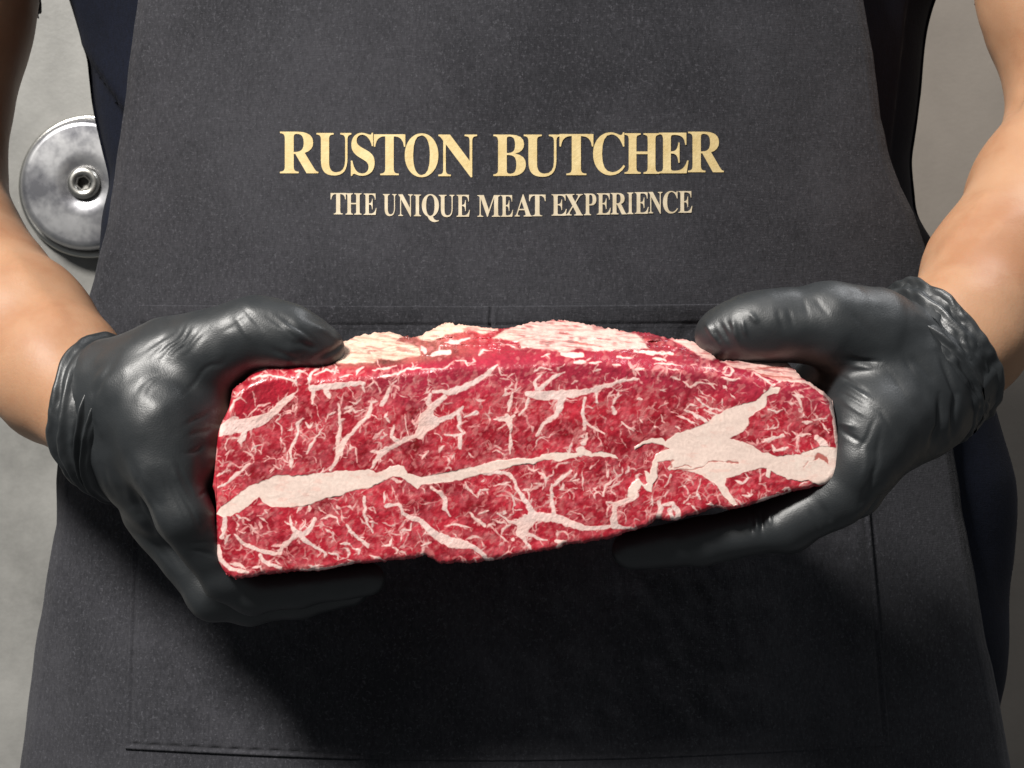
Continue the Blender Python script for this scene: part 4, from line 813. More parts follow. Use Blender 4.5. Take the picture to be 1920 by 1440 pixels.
# fat streaks traced in each tile: (width or widths, points)
STREAKS = {
'A': [(0, [(100, 1090), (110, 1000), (190, 930), (290, 945), (420, 920), (540, 880), (620, 800), (700, 740), (800, 695), (760, 755), (660, 850), (580, 930), (480, 1000), (360, 1050), (330, 1130), (290, 1170), (260, 1140), (300, 1060), (200, 1085)]),
      (30, [(400, 570), (560, 545), (700, 570), (790, 600), (800, 640)]), (28, [(205, 860), (240, 770), (295, 740)]), (22, [(230, 690), (260, 720)]),
      ([60, 62, 55, 45], [(930, 665), (1100, 645), (1300, 622), (1400, 622)]), ([45, 20], [(950, 680), (940, 800)]), ([60, 50], [(1060, 680), (1085, 740)]),
      (40, [(1390, 630), (1415, 690)]), (22, [(1485, 605), (1425, 660)]), (28, [(900, 570), (920, 660)]), ([25, 45, 40], [(1640, 650), (1605, 740), (1565, 808)]),
      ([30, 40, 40, 35, 45, 55, 75], [(1470, 800), (1460, 870), (1440, 910), (1350, 1000), (1280, 1080), (1210, 1160), (1185, 1248)]), (26, [(1440, 792), (1530, 780)]),
      ([18, 32, 36, 50, 60], [(1180, 800), (1185, 940), (1192, 1040), (1165, 1140), (1180, 1240)]), ([20, 40, 30, 30, 25], [(860, 930), (800, 990), (810, 1050), (780, 1150), (740, 1210)]),
      ([12, 22, 22, 26, 20], [(1040, 1000), (1000, 1080), (950, 1130), (920, 1190), (895, 1245)]), (17, [(805, 800), (780, 870), (720, 858), (650, 890)]),
      (20, [(1060, 960), (1080, 900), (1150, 870)]), (26, [(1230, 890), (1300, 850), (1330, 870), (1400, 850)]), (20, [(1270, 785), (1340, 800), (1380, 760)]),
      (26, [(1625, 870), (1600, 925), (1640, 960)]), (22, [(1770, 890), (1785, 1010), (1800, 1090)]), (26, [(1915, 880), (1900, 1000), (1890, 1090)]),
      ([20, 40, 50, 45, 50], [(1670, 1000), (1655, 1095), (1720, 1150), (1820, 1105), (1920, 1075)]), ([40, 60], [(1720, 1160), (1540, 1250)]),
      (30, [(880, 970), (910, 1010), (950, 980)]), (22, [(380, 1240), (430, 1180), (490, 1170)]), (40, [(655, 1110), (665, 1140)]), (24, [(1700, 590), (1640, 640)]), (18, [(350, 930), (450, 830), (560, 790)]),
      (30, [(790, 510), (880, 500)]), (20, [(420, 520), (540, 470), (640, 430)]), (18, [(650, 500), (720, 440)]), (26, [(960, 540), (1060, 500), (1180, 520)]), (22, [(1180, 560), (1300, 540)]), (22, [(1480, 500), (1600, 480), (1700, 460)]),
      (28, [(1560, 560), (1660, 545), (1790, 490), (1920, 480)])],
'B': [([22, 45, 50, 70, 55, 30], [(690, 450), (600, 520), (500, 595), (390, 650), (250, 700), (110, 690)]), ([25, 45, 55, 60], [(90, 710), (60, 790), (90, 850), (60, 930)]), ([55, 65, 70], [(210, 740), (140, 800), (70, 860)]),
      (0, [(-10, 900), (20, 870), (110, 830), (110, 900), (180, 950), (160, 990), (60, 1050), (0, 1125), (-60, 1100)]),
      ([50, 48, 45, 25], [(160, 955), (260, 915), (340, 870), (375, 825)]), ([40, 36, 36, 30], [(335, 880), (345, 980), (335, 1010), (375, 1070)]), ([26, 28, 20], [(395, 1060), (300, 1092), (210, 1075)]), ([45, 40, 30], [(350, 1080), (345, 1150), (348, 1200)]),
      ([40, 18], [(495, 885), (385, 925)]), (16, [(365, 870), (388, 915)]), ([20, 36, 32], [(825, 700), (795, 800), (780, 860)]), ([50, 80, 50], [(770, 905), (788, 950), (795, 1000)]), ([20, 50, 22], [(655, 940), (780, 952), (835, 910)]),
      ([50, 34, 20], [(795, 970), (803, 1050), (800, 1080)]), ([30, 45, 40, 20], [(802, 1085), (808, 1150), (795, 1190), (795, 1245)]), (24, [(760, 985), (690, 1030)]), (14, [(830, 910), (900, 800), (940, 770)]),
      ([20, 30, 35], [(1085, 540), (1020, 600), (1030, 670)]), ([20, 30, 36, 40], [(1285, 515), (1180, 570), (1110, 625), (1055, 670)]), (14, [(970, 590), (1020, 620)]),
      ([60, 95, 100, 95, 75, 55, 40, 38, 30, 28], [(955, 715), (1040, 725), (1120, 730), (1240, 722), (1400, 710), (1500, 690), (1600, 650), (1700, 640), (1760, 600), (1925, 580)]),
      ([34, 28, 20], [(970, 760), (940, 840), (880, 905)]), ([80, 65, 48, 35, 30], [(1265, 755), (1240, 860), (1200, 920), (1100, 985), (1040, 1085)]), ([30, 40, 45, 30], [(1475, 750), (1450, 880), (1470, 950), (1465, 1035)]),
      ([30, 28, 16], [(1480, 960), (1560, 1030), (1650, 1072)]), (16, [(1580, 1050), (1620, 1170)]), ([18, 32, 55], [(1490, 1070), (1490, 1120), (1465, 1160)]), ([32, 22], [(1570, 690), (1582, 790)]), ([30, 46], [(1720, 830), (1742, 885)]), (26, [(1805, 965), (1840, 1000), (1910, 1045)]),
      (12, [(1700, 640), (1760, 680), (1860, 690)]), ([40, 70, 70], [(1400, 1215), (1450, 1215), (1430, 1248)]), (10, [(60, 540), (70, 640)]), (20, [(310, 410), (390, 415), (420, 460)]), (18, [(0, 490), (200, 490), (300, 415)]), (16, [(430, 460), (480, 410)]),
      (24, [(700, 460), (720, 540), (770, 540)]), (20, [(1010, 520), (1060, 475), (1180, 495)]), (60, [(0, 280), (40, 350)]), ([40, 55, 40], [(110, 355), (190, 335), (250, 340)]), (40, [(215, 245), (330, 250), (430, 205)]), (24, [(520, 360), (560, 315), (640, 320)]),
      ([40, 60, 50], [(1270, 350), (1360, 365), (1450, 365)]), (44, [(1375, 430), (1480, 425)]), (26, [(1520, 435), (1620, 430)]), (26, [(1760, 380), (1920, 392)]), (24, [(1550, 500), (1620, 490)]), (30, [(1720, 450), (1790, 455)]), (20, [(1290, 450), (1220, 480)]), (26, [(900, 300), (1000, 270)]), (18, [(650, 250), (800, 270), (880, 320)]), (22, [(1080, 375), (1160, 350)])],
'C': [([30, 36, 25], [(0, 330), (160, 342), (345, 352)]), (40, [(170, 392), (285, 410)]), (22, [(180, 445), (300, 440), (420, 455)]), (26, [(300, 490), (420, 500)]), (40, [(330, 560), (400, 580)]), (20, [(400, 580), (430, 500)]), (20, [(500, 455), (560, 440)]), (20, [(600, 470), (720, 480)]), (40, [(0, 490), (80, 480)]), (30, [(0, 590), (40, 580)]),
      (22, [(430, 600), (500, 652), (560, 610), (660, 615), (740, 640)]), (16, [(560, 650), (620, 715), (720, 765)]), ([24, 38, 36], [(450, 855), (540, 900), (650, 965)]), (24, [(455, 850), (500, 810), (560, 820)]), (24, [(550, 740), (620, 810), (700, 850), (790, 862)]), (26, [(630, 855), (735, 905)]), (22, [(375, 905), (460, 940), (570, 985)]),
      (36, [(1430, 725), (1520, 740)]), (44, [(1510, 970), (1590, 970)]), (38, [(1470, 1085), (1580, 1075)]), ([36, 34, 25], [(1335, 1090), (1240, 1112), (1150, 1142)]), (17, [(1170, 1030), (1285, 1020), (1290, 960)]), (26, [(1200, 850), (1270, 872), (1330, 860)]), (34, [(1240, 1170), (1270, 1222), (1385, 1200)]), (28, [(1520, 880), (1520, 910)]), (32, [(25, 765), (65, 762)]), (24, [(40, 925), (62, 972)]), (30, [(370, 1010), (410, 1025)]), (24, [(795, 755), (780, 815)]), (20, [(230, 680), (290, 670)]), (20, [(240, 900), (250, 960)]), (20, [(1600, 950), (1720, 940)]), (18, [(1370, 800), (1450, 790)]), (18, [(1210, 790), (1280, 770)]), (16, [(330, 870), (400, 890)]), (34, [(180, 1000), (190, 1015)]),
      (22, [(1060, 515), (1150, 570), (1240, 640)]), ([26, 30, 26], [(1290, 588), (1540, 603), (1710, 712)]), ([30, 55, 50, 45, 50, 60], [(1715, 725), (1765, 780), (1795, 900), (1815, 1050), (1832, 1200), (1840, 1300)]), ([60, 90, 70], [(1640, 1110), (1700, 1160), (1730, 1240)]), (30, [(1690, 980), (1740, 1060)]), (24, [(780, 560), (860, 590), (940, 580)]), (40, [(800, 640), (830, 660)]), (24, [(860, 720), (900, 760)])],
'D': [([50, 55, 40], [(150, 640), (150, 720), (130, 800)]), ([25, 36, 40, 40, 40], [(240, 780), (300, 845), (420, 910), (520, 932), (640, 952)]), ([16, 40, 70, 55, 32, 32], [(742, 610), (760, 720), (820, 775), (870, 820), (930, 872), (1050, 940)]), ([40, 50, 50], [(960, 640), (925, 720), (850, 790)]), (20, [(685, 662), (755, 690)]),
      ([60, 45, 50, 35], [(790, 790), (720, 840), (665, 890), (645, 955)]), (15, [(705, 880), (722, 1000)]), ([50, 45, 38, 25], [(470, 970), (500, 1020), (560, 1045), (650, 1085)]), ([55, 50, 45, 40], [(92, 890), (110, 1000), (200, 1085), (350, 1118)]), (26, [(150, 860), (180, 800), (200, 780)]), (34, [(200, 1040), (290, 1050), (340, 1090)]), (30, [(400, 1080), (470, 1060), (480, 1110)]),
      ([20, 36, 26, 26], [(830, 1098), (1000, 1094), (1150, 1062), (1310, 1038)]), ([26, 32, 28, 45], [(1245, 690), (1280, 740), (1360, 820), (1440, 882)]), ([30, 38, 28, 12], [(1410, 450), (1410, 600), (1440, 680), (1490, 765)]), (14, [(1420, 552), (1490, 535)]), (24, [(1010, 650), (1080, 612), (1150, 630), (1190, 692)]),
      ([40, 30, 35, 50, 60], [(1610, 520), (1720, 500), (1755, 585), (1810, 622), (1925, 660)]), (32, [(1835, 680), (1822, 735), (1740, 738)]), (26, [(1590, 390), (1590, 490)]), (26, [(1660, 800), (1640, 880), (1570, 885)]), (36, [(1190, 862), (1275, 860)]), (26, [(1300, 900), (1360, 915), (1350, 965)]), (30, [(1460, 965), (1600, 1025)]), (40, [(910, 520), (912, 575)]), ([25, 30, 30, 28], [(90, 355), (150, 330), (240, 250), (375, 135)]),
      ([50, 45, 28], [(1190, 10), (1150, 110), (1100, 195)]), ([70, 50, 22], [(1610, 10), (1530, 85), (1465, 185)]), ([32, 34, 26], [(735, 20), (755, 100), (740, 165)]), (18, [(755, 100), (800, 90)]), (36, [(1050, 985), (1060, 930)]), (26, [(1080, 940), (1170, 960), (1165, 1010)]), (26, [(470, 630), (530, 670)]), (24, [(250, 600), (310, 640)]), (22, [(1010, 240), (1040, 180)]), (22, [(510, 560), (540, 600)]), (24, [(900, 1050), (940, 1080), (1000, 1050)]), (20, [(330, 200), (350, 250)])],
'E': [([50, 75, 85, 115, 85, 45], [(0, 650), (60, 725), (140, 790), (270, 850), (400, 875), (475, 895)]), ([40, 42, 45, 50], [(470, 892), (540, 940), (590, 1005), (640, 1008)]), ([18, 40, 48, 40, 24], [(85, 350), (175, 408), (215, 470), (208, 540), (255, 612)]), (20, [(400, 310), (420, 370), (505, 440)]), (25, [(510, 440), (530, 380), (605, 372)]), ([36, 36, 40, 36, 40, 40, 48], [(560, 228), (700, 220), (785, 228), (830, 290), (865, 375), (910, 445), (960, 500)]),
      ([45, 60, 120, 160, 115], [(960, 500), (985, 560), (1000, 620), (930, 675), (900, 760)]), ([16, 30, 60], [(685, 590), (790, 660), (900, 690)]), (24, [(840, 640), (920, 640)]), ([50, 40, 28, 14], [(900, 790), (945, 850), (975, 885), (985, 915)]), ([45, 24, 18], [(940, 770), (1040, 810), (1130, 832)]),
      ([110, 95, 95, 85, 80, 55, 48, 45, 28], [(1010, 612), (1100, 620), (1180, 620), (1280, 655), (1380, 695), (1480, 722), (1570, 722), (1700, 705), (1920, 718)]), ([28, 32, 60], [(1175, 330), (1172, 450), (1192, 580)]), ([24, 48, 24], [(1190, 340), (1270, 265), (1345, 205)]), ([75, 55, 65, 55, 55], [(1735, 690), (1735, 590), (1750, 510), (1850, 470), (1930, 430)]), (26, [(1660, 482), (1740, 492)]), ([32, 26, 18, 20], [(1640, 430), (1660, 335), (1740, 290), (1770, 250)]),
      (16, [(1545, 360), (1640, 445)]), (18, [(1295, 600), (1350, 570), (1440, 600), (1495, 690)]), (24, [(1000, 455), (980, 505)]), ([36, 40, 20], [(1215, 835), (1260, 850), (1300, 835)]), (34, [(1270, 860), (1215, 900)]), (22, [(1450, 215), (1455, 380)]), ([22, 26, 34], [(440, 590), (500, 650), (565, 702)]), (22, [(210, 700), (330, 690), (460, 722)]), (44, [(740, 570), (765, 585)]), (28, [(520, 600), (600, 560)]), (22, [(640, 650), (760, 682)]), (24, [(710, 785), (780, 845)]), (42, [(810, 825), (830, 830)]), (20, [(1320, 300), (1420, 280)]), (14, [(1210, 465), (1300, 420)]), (14, [(1660, 120), (1670, 220)]), (16, [(1520, 190), (1600, 110)]), (30, [(0, 945), (30, 960)]), (30, [(0, 880), (90, 850)]), (20, [(60, 20), (0, 100)]), (22, [(300, 60), (270, 100)]), (20, [(420, 40), (440, 80)]), (20, [(650, 340), (720, 330), (800, 310)]), (14, [(380, 620), (430, 580)]), (16, [(1510, 440), (1560, 360)])],
'F': [([40, 60, 40], [(215, 480), (235, 540), (215, 620)]), ([25, 50, 60, 60], [(260, 510), (340, 500), (390, 570), (390, 640)]), ([55, 40], [(320, 560), (345, 645)]), (20, [(440, 500), (495, 430)]), (28, [(1000, 235), (1030, 270), (970, 318), (890, 295)]), (30, [(970, 425), (1020, 440), (1065, 412)]), ([25, 40, 30, 26], [(1070, 515), (1150, 470), (1280, 425), (1405, 408)]), ([16, 28], [(270, 350), (335, 240)]), (17, [(310, 380), (270, 430), (190, 442)]), (24, [(520, 520), (560, 560)]), (20, [(600, 280), (560, 400), (590, 460)]), (18, [(520, 300), (460, 270)]), (16, [(90, 560), (120, 600)]), (24, [(640, 500), (700, 520)]), (30, [(1740, 280), (1760, 200)]), (20, [(150, 440), (160, 520)]), (60, [(0, 440), (10, 380)])],
}

def build_steak():
    root = empty('steak', P(985, 1070, 0.025))
    root['label'] = 'thick raw beef steak with red marbled cut face and pale fat seams, held up'
    root['category'] = 'steak'
    X0, Y0, NX, NY = 388, 590, 1204, 506
    up = 2                                      # the colour field is worked out at half a photograph pixel
    gx = np.arange(NX * up, dtype=np.float32) / up + X0
    gy = np.arange(NY * up, dtype=np.float32) / up + Y0
    GX, GY = np.meshgrid(gx, gy)
    fat = np.zeros(GX.shape, np.float32)
    # edges wander a little, as tissue does
    WX = GX + 1.5 * noise2(GX / 9, GY / 9, 3) + 0.6 * noise2(GX / 4, GY / 4, 5)
    WY = GY + 1.5 * noise2(GX / 9, GY / 9, 4) + 0.6 * noise2(GX / 4, GY / 4, 6)
    FR = 0.6 * noise2(GX / 4.5, GY / 4.5, 8) + noise2(GX / 9.0, GY / 9.0, 18)
    def window(pts, m):
        xs = [p[0] for p in pts]; ys = [p[1] for p in pts]
        i0 = max(int((min(ys) - m - Y0) * up), 0); i1 = min(int((max(ys) + m - Y0) * up) + 1, NY * up)
        j0 = max(int((min(xs) - m - X0) * up), 0); j1 = min(int((max(xs) + m - X0) * up) + 1, NX * up)
        return (slice(i0, max(i1, i0)), slice(j0, max(j1, j0)))
    def stroke(pts, w, strength=1.0, soft=2.1, arr=fat):
        w = np.atleast_1d(np.asarray(w, float))
        s = window(pts, w.max() + 8)
        if GX[s].size == 0:
            return
        d, t = seg_dist(WX[s], WY[s], pts)
        hw = np.interp(t, np.linspace(0, len(pts) - 1, len(w)), w) / 2 if len(w) > 1 else w[0] / 2
        d = d + 0.75 * FR[s]
        arr[s] = np.maximum(arr[s], strength * smooth(soft, -soft, d - hw))
    def poly(pts, strength=1.0, arr=fat, soft=1.2):
        s = window(pts, 8)
        ins = inside(WX[s], WY[s], pts)
        d, _ = seg_dist(WX[s], WY[s], pts + pts[:1])
        sd = np.where(ins, -d, d)
        arr[s] = np.maximum(arr[s], strength * smooth(soft, -soft, sd))
    # fine marbling: short wriggling strands that follow the grain of each muscle
    r = random.Random(11)
    dens = fbm2(GX / 55, GY / 45, 33, 2)
    for k in range(1500):
        x = r.uniform(405, 1570); y = r.uniform(700, 1075)
        if dens[min(max(int((y - Y0) * up), 0), dens.shape[0] - 1), min(max(int((x - X0) * up), 0), dens.shape[1] - 1)] < r.uniform(-0.9, 0.5):
            continue
        if inside(np.array([x]), np.array([y]), OVAL)[0] and r.random() < 0.85:
            continue
        if y > 900 and x < 800:
            a = r.gauss(0.55, 0.6)
        elif x < 1000:
            a = r.gauss(-1.05, 0.45)
        elif x < 1250 and y < 850:
            a = r.gauss(-1.3, 0.7)
        elif y > 850:
            a = r.gauss(-0.9, 0.9)
        else:
            a = r.gauss(0.6, 0.4)
        n = r.choice((1, 2, 3, 4, 5))
        pts = [(x, y)]
        for q in range(n):
            L = r.uniform(3, 9)
            a2 = a + r.gauss(0, 0.55)
            x += math.cos(a2) * L; y += math.sin(a2) * L
            pts.append((x, y))
        w = r.choice((2.2, 3.0, 3.8, 4.6)) * r.uniform(0.7, 1.2)
        stroke(pts, [w * 0.4, w, w * 0.7, w * 0.2], r.choice((0.2, 0.28, 0.36, 0.45)), 2.8)
    # the finest fat: a broken net between the muscle fibres, stretched along the grain
    def net(ca, sa, sc, seed):
        U = (GX * ca + GY * sa) / (sc * 2.2); Vv = (-GX * sa + GY * ca) / sc
        U = U + 0.5 * noise2(GX / 14, GY / 14, seed + 9); Vv = Vv + 0.6 * noise2(GX / 11, GY / 11, seed + 8)
        return np.clip(1 - np.abs(noise2(U, Vv, seed)) * 4.0, 0, 1)
    na = net(0.5, -0.86, 14.0, 301); nb = net(0.85, 0.5, 14.0, 311); nc_ = net(0.3, -0.95, 10.0, 321)
    wl = smooth(860, 960, GY) * smooth(900, 760, GX)
    wr = smooth(1180, 1330, GX) * smooth(900, 820, GY)
    wsel = np.clip(wl + wr, 0, 1)
    fine = na * (1 - wsel) + nb * wsel
    fine = np.maximum(fine, 0.6 * nc_) * smooth(-0.35, 0.7, fbm2(GX / 30, GY / 26, 331, 2)) * smooth(-0.5, 0.5, noise2(GX / 9, GY / 9, 341))
    ovm = inside(GX, GY, OVAL)
    fine = fine * np.where(ovm, 0.1, 1.0) * smooth(690, 730, GY + 0.02 * GX)
    n_hi = noise2((GX * 0.6 + GY * 0.8) / 4.6, (GX * 0.8 - GY * 0.6) / 7.5, 351) + 0.6 * noise2(GX / 8.5, GY / 8.5, 352)
    flecks = smooth(0.30, 1.05, n_hi + 0.35 * fbm2(GX / 24, GY / 20, 353, 2)) * np.where(ovm, 0.15, 1.0)
    fine = np.maximum(np.clip(fine * 1.25, 0, 1), 0.75 * flecks).astype(np.float32)
    # threads of fat that wander along the grain and fork
    for k in range(700):
        x = r.uniform(405, 1570); y = r.uniform(695, 1075)
        if 1000 < x < 1420 and y < 850 and r.random() < 0.45:
            continue
        if inside(np.array([x]), np.array([y]), OVAL)[0] and r.random() < 0.9:
            continue
        if y > 900 and x < 820:
            a = r.choice((r.gauss(0.55, 0.5), r.gauss(0.6, 0.5), r.gauss(-1.0, 0.6)))
        elif x < 1000:
            a = r.choice((r.gauss(-1.05, 0.4), r.gauss(-1.05, 0.4), r.gauss(-0.2, 0.5)))
        elif x < 1250 and y < 850:
            a = r.gauss(-1.2, 0.8)
        elif y > 850:
            a = r.gauss(-0.9, 0.8)
        else:
            a = r.gauss(0.6, 0.4)
        s0 = r.choice((0.42, 0.5, 0.58, 0.66, 0.74, 0.82))
        w = r.choice((2.4, 3.0, 3.6, 4.4, 5.6))
        def walk(x, y, a, n, w, depth):
            pts = [(x, y)]
            bend = r.gauss(0, 0.3)
            for q in range(n):
                bend = 0.6 * bend + r.gauss(0, 0.35)
                a += bend
                L = r.uniform(4, 8)
                x += math.cos(a) * L; y += math.sin(a) * L
                pts.append((x, y))
                if depth < 2 and r.random() < 0.22:
                    walk(x, y, a + r.choice((-1, 1)) * r.uniform(0.6, 1.2), r.randint(1, 3), w * 0.7, depth + 1)
            stroke(pts, [w * 0.35, w, w * r.uniform(0.6, 1.3), w * 0.8, w * 0.25], s0, 2.0)
        walk(x, y, a, r.choice((2, 3, 4, 5, 7)), w, 0)
    for tile, lst in STREAKS.items():
        for w, pts in lst:
            q = T(tile, pts)
            if np.ndim(w) == 0 and w == 0:
                poly(q)
            elif np.ndim(w) == 0:
                ww = w * 0.208333 * 0.9
                stroke(q, [ww * 0.4] + [ww * r.uniform(0.7, 1.05) for _ in range(max(1, 2 * len(q) - 3))] + [ww * 0.35], 0.95 if w > 19 else 0.75)
            else:
                stroke(q, [x * 0.208333 * 0.86 for x in w])
    # side twigs off the traced streaks
    for tile, lst in STREAKS.items():
        for w, pts in lst:
            q = T(tile, pts)
            for k in range(len(q) - 1):
                for _tw in range(r.choice((0, 1, 1, 2, 3))):
                    t = r.random()
                    x = q[k][0] + t * (q[k + 1][0] - q[k][0]); y = q[k][1] + t * (q[k + 1][1] - q[k][1])
                    a = math.atan2(q[k + 1][1] - q[k][1], q[k + 1][0] - q[k][0]) + r.choice((-1, 1)) * r.uniform(0.5, 1.3)
                    L = r.uniform(6, 15)
                    p2 = (x + L * 0.5 * math.cos(a), y + L * 0.5 * math.sin(a))
                    p3 = (p2[0] + L * 0.5 * math.cos(a + r.gauss(0, .5)), p2[1] + L * 0.5 * math.sin(a + r.gauss(0, .5)))
                    stroke([(x, y), p2, p3], [3.4, 2.8, 1.2], r.uniform(0.45, 0.75))
    big = np.zeros_like(fat)
    poly(SEAM_A, 1, big, 0.9)
    poly(SEAM_B, 1, big, 0.9)
    cap = np.zeros_like(fat)
    for c in CAPS:
        poly(c, 1, cap, 2.2)
    # the thin red cracks inside the right-hand seam
    crack = np.zeros_like(fat)
    stroke(T('F', [(380, 195), (540, 192), (620, 165), (665, 128), (760, 122), (930, 130)]), [1.6, 2.4, 1.8, 1.8, 1.6, 4.5], 0.8, 1.0, crack)
    stroke(T('F', [(360, 180), (450, 160), (510, 165)]), [1.5, 2.5, 1.2], 0.7, 1.0, crack)
    stroke(T('F', [(330, 170), (320, 130), (350, 110)]), [2, 3, 2], 0.7, 1.0, crack)
    stroke(T('F', [(1520, 170), (1560, 120)]), [1.2, 2], 0.5, 1.0, crack)
    stroke(T('F', [(1500, 20), (1640, 10)]), [1.2, 2], 0.6, 1.0, crack)
    stroke(T('F', [(1620, 110), (1660, 70), (1720, 100), (1740, 140)]), [4, 11, 9, 2], 0.9, 1.5, crack)
    stroke(T('C', [(1000, 492), (1200, 478), (1400, 460)]), [1.5, 4, 2], 0.85, 1.2, crack)
    stroke(T('C', [(1150, 545), (1280, 560), (1420, 570)]), [5, 4, 1.5], 0.8, 1.2, crack)
    stroke(T('B', [(1380, 250), (1500, 265), (1640, 290)]), [1.5, 4, 1.5], 0.75, 1.3, crack)
    for k in range(46):                          # membrane lines on the fat cap
        x = r.uniform(940, 1230); y = r.uniform(606, 655)
        sl_ = (x - 1060) / 170 * 0.28
        L = r.uniform(15, 55)
        stroke([(x, y), (x + L / 2, y + sl_ * L / 2 - r.uniform(0, 2)), (x + L, y + sl_ * L)], [0.8, r.uniform(1, 2.6), 0.6], r.uniform(0.15, 0.5), 1.3, crack)
    for k in range(26):
        x = r.uniform(640, 770); y = r.uniform(628, 680)
        L = r.uniform(10, 40)
        stroke([(x, y), (x + L / 2, y - L * .12), (x + L, y - L * .3)], [0.8, r.uniform(1, 2.6), 0.6], r.uniform(0.15, 0.5), 1.3, crack)
    fatA = np.maximum(fat, big)

    # -------- mesh of columns between the traced top and bottom edge
    poly_o = np.array(OUTLINE)
    xs = [398.4]
    while xs[-1] < 1575.2:
        x = xs[-1]
        e = min(x - 398.2, 1575.6 - x)
        xs.append(x + min(1.15, max(0.16, 0.16 + e * 0.024)))
    xs = np.array(xs)
    tops, bots = [], []
    for x in xs:
        hit = []
        for i in range(len(poly_o)):
            (x0, y0), (x1, y1) = poly_o[i], poly_o[(i + 1) % len(poly_o)]
            if (x0 > x) != (x1 > x):
                hit.append(y0 + (x - x0) / (x1 - x0) * (y1 - y0))
        tops.append(min(hit) if hit else np.nan); bots.append(max(hit) if hit else np.nan)
    ok = ~np.isnan(tops)
    xs, tops, bots = xs[ok], np.array(tops)[ok], np.array(bots)[ok]
    jit = 1.6 * noise2(xs / 7, 0 * xs, 40) + 1.0 * noise2(xs / 3, 0 * xs, 41)
    jb = 1.8 * noise2(xs / 7, 0 * xs, 42) + 1.2 * noise2(xs / 2.5, 0 * xs, 43)
    jb *= 0.75
    fade = smooth(0, 20, np.minimum(xs - xs[0], xs[-1] - xs))
    tops = tops + jit * fade; bots = bots + jb * fade
    NR = 430
    v = np.linspace(0, 1, NR)
    PX = np.repeat(xs[:, None], NR, 1)
    PY = tops[:, None] + (bots - tops)[:, None] * v[None, :]
    # rounding toward the edge, and the upper side of the meat leaning away
    D = np.full(PX.shape, 1e9, np.float32)
    edge = np.concatenate([np.stack([xs, tops], 1), np.stack([xs, bots], 1)[::-1]])
    edge = edge[::6]
    Pflat = np.stack([PX.ravel(), PY.ravel()], 1).astype(np.float32)
    dd = np.full(len(Pflat), 1e9, np.float32)
    near = None
    for (ax, ay), (bx, by) in zip(edge, np.roll(edge, -1, 0)):
        m = (np.abs(Pflat[:, 0] - (ax + bx) / 2) < 40)
        q = Pflat[m]
        dx, dy = bx - ax, by - ay
        t = np.clip(((q[:, 0] - ax) * dx + (q[:, 1] - ay) * dy) / (dx * dx + dy * dy + 1e-9), 0, 1)
        dd[m] = np.minimum(dd[m], np.hypot(q[:, 0] - ax - t * dx, q[:, 1] - ay - t * dy))
    D = dd.reshape(PX.shape)
    R = 11.0
    u = np.clip(D / R, 0, 1)
    dep = R * (1 - np.sqrt(1 - (1 - u) ** 2)) * 0.9
    cx, cy = zip(*CREST)
    yc = np.interp(PX, cx, cy)
    up_ = np.clip(yc + 14 - PY, 0, None)
    dep = dep + np.where(up_ < 28, up_ ** 2 / 56 * 2.1, (up_ - 14) * 2.1)
    sx = ((PX - X0) * up); sy = ((PY - Y0) * up)
    def sample(A):
        x0 = np.clip(np.floor(sx).astype(int), 0, A.shape[1] - 2); y0 = np.clip(np.floor(sy).astype(int), 0, A.shape[0] - 2)
        fx = np.clip(sx - x0, 0, 1); fy = np.clip(sy - y0, 0, 1)
        return (A[y0, x0] * (1 - fx) + A[y0, x0 + 1] * fx) * (1 - fy) + (A[y0 + 1, x0] * (1 - fx) + A[y0 + 1, x0 + 1] * fx) * fy
    f, bg, cp, ck = sample(fat), sample(big), sample(cap), sample(crack)
    cp0 = cp
    tears = fbm2(PX / 46 + PY / 26, PY / 4.5 - PX / 34, 152, 3) + 0.5 * noise2(PX / 9, PY / 6, 155)
    cp = cp * (0.38 + 0.62 * smooth(-0.85, -0.15, tears + 0.18))
    fi = sample(fine)[..., None]
    band = smooth(6, 34, yc - PY)                # on the upper side
    grain = fbm2(PX / 5 + 0.4 * PY / 5, PY / 6, 60, 3)
    lump = fbm2(PX / 70, PY / 50, 70, 3)
    rough_top = fbm2(PX / 26, PY / 7, 80, 4)
    dep = dep + lump * (2.0 - 1.3 * bg) + grain * 0.28 * (1 - bg) * (1 - 0.7 * cp) - f * 0.3 - bg * 0.35 - cp0 * 2.2 - cp * 0.8 + ck * 0.6 + band * rough_top * 5.5 * (1 - 0.65 * cp)
    # strands of the darker top muscle
    dep_m = dep * K
    s = (CD + np.clip(dep_m, -0.01, 1)) / CD * K
    VX = (PX - 960) * s
    VZ = Z0 + (720 - PY) * s
    V = np.stack([VX, dep_m, VZ], -1).astype(np.float32)
    # -------- colours of the tissue itself
    n1 = fbm2(PX / 60, PY / 45, 90, 3)[..., None]
    n2 = fbm2(PX / 6, PY / 6, 95, 3)[..., None]
    n3 = noise2(PX / 2.2, PY / 2.2, 99)[..., None]
    n4 = fbm2(PX / 11, PY / 11, 97, 2)[..., None]
    lean = np.array([0.44, 0.029, 0.045]) * (1 + 0.26 * n1 + 0.12 * n2 + 0.05 * n3) + np.clip(n4, -0.3, 1) * np.array([0.13, 0.05, 0.055])
    lean = np.maximum(lean, 0.008)
    ov = inside(PX, PY, OVAL)[..., None]
    lean = np.where(ov, np.array([0.46, 0.015, 0.034]) * (1 + 0.16 * n2 + 0.1 * n3 + 0.2 * n1), lean)
    pink = (smooth(70, 10, np.abs(PY - 690 - (PX - 1100) ** 2 * 0.0002)) * smooth(640, 760, PX))[..., None]
    lean = lean * (1 - pink) + pink * np.array([0.41, 0.024, 0.052]) * (1 + 0.14 * n1 + 0.14 * n2)
    brown = (smooth(4, 22, yc - PY) * smooth(940, 800, PX) * smooth(570, 640, PX))[..., None]
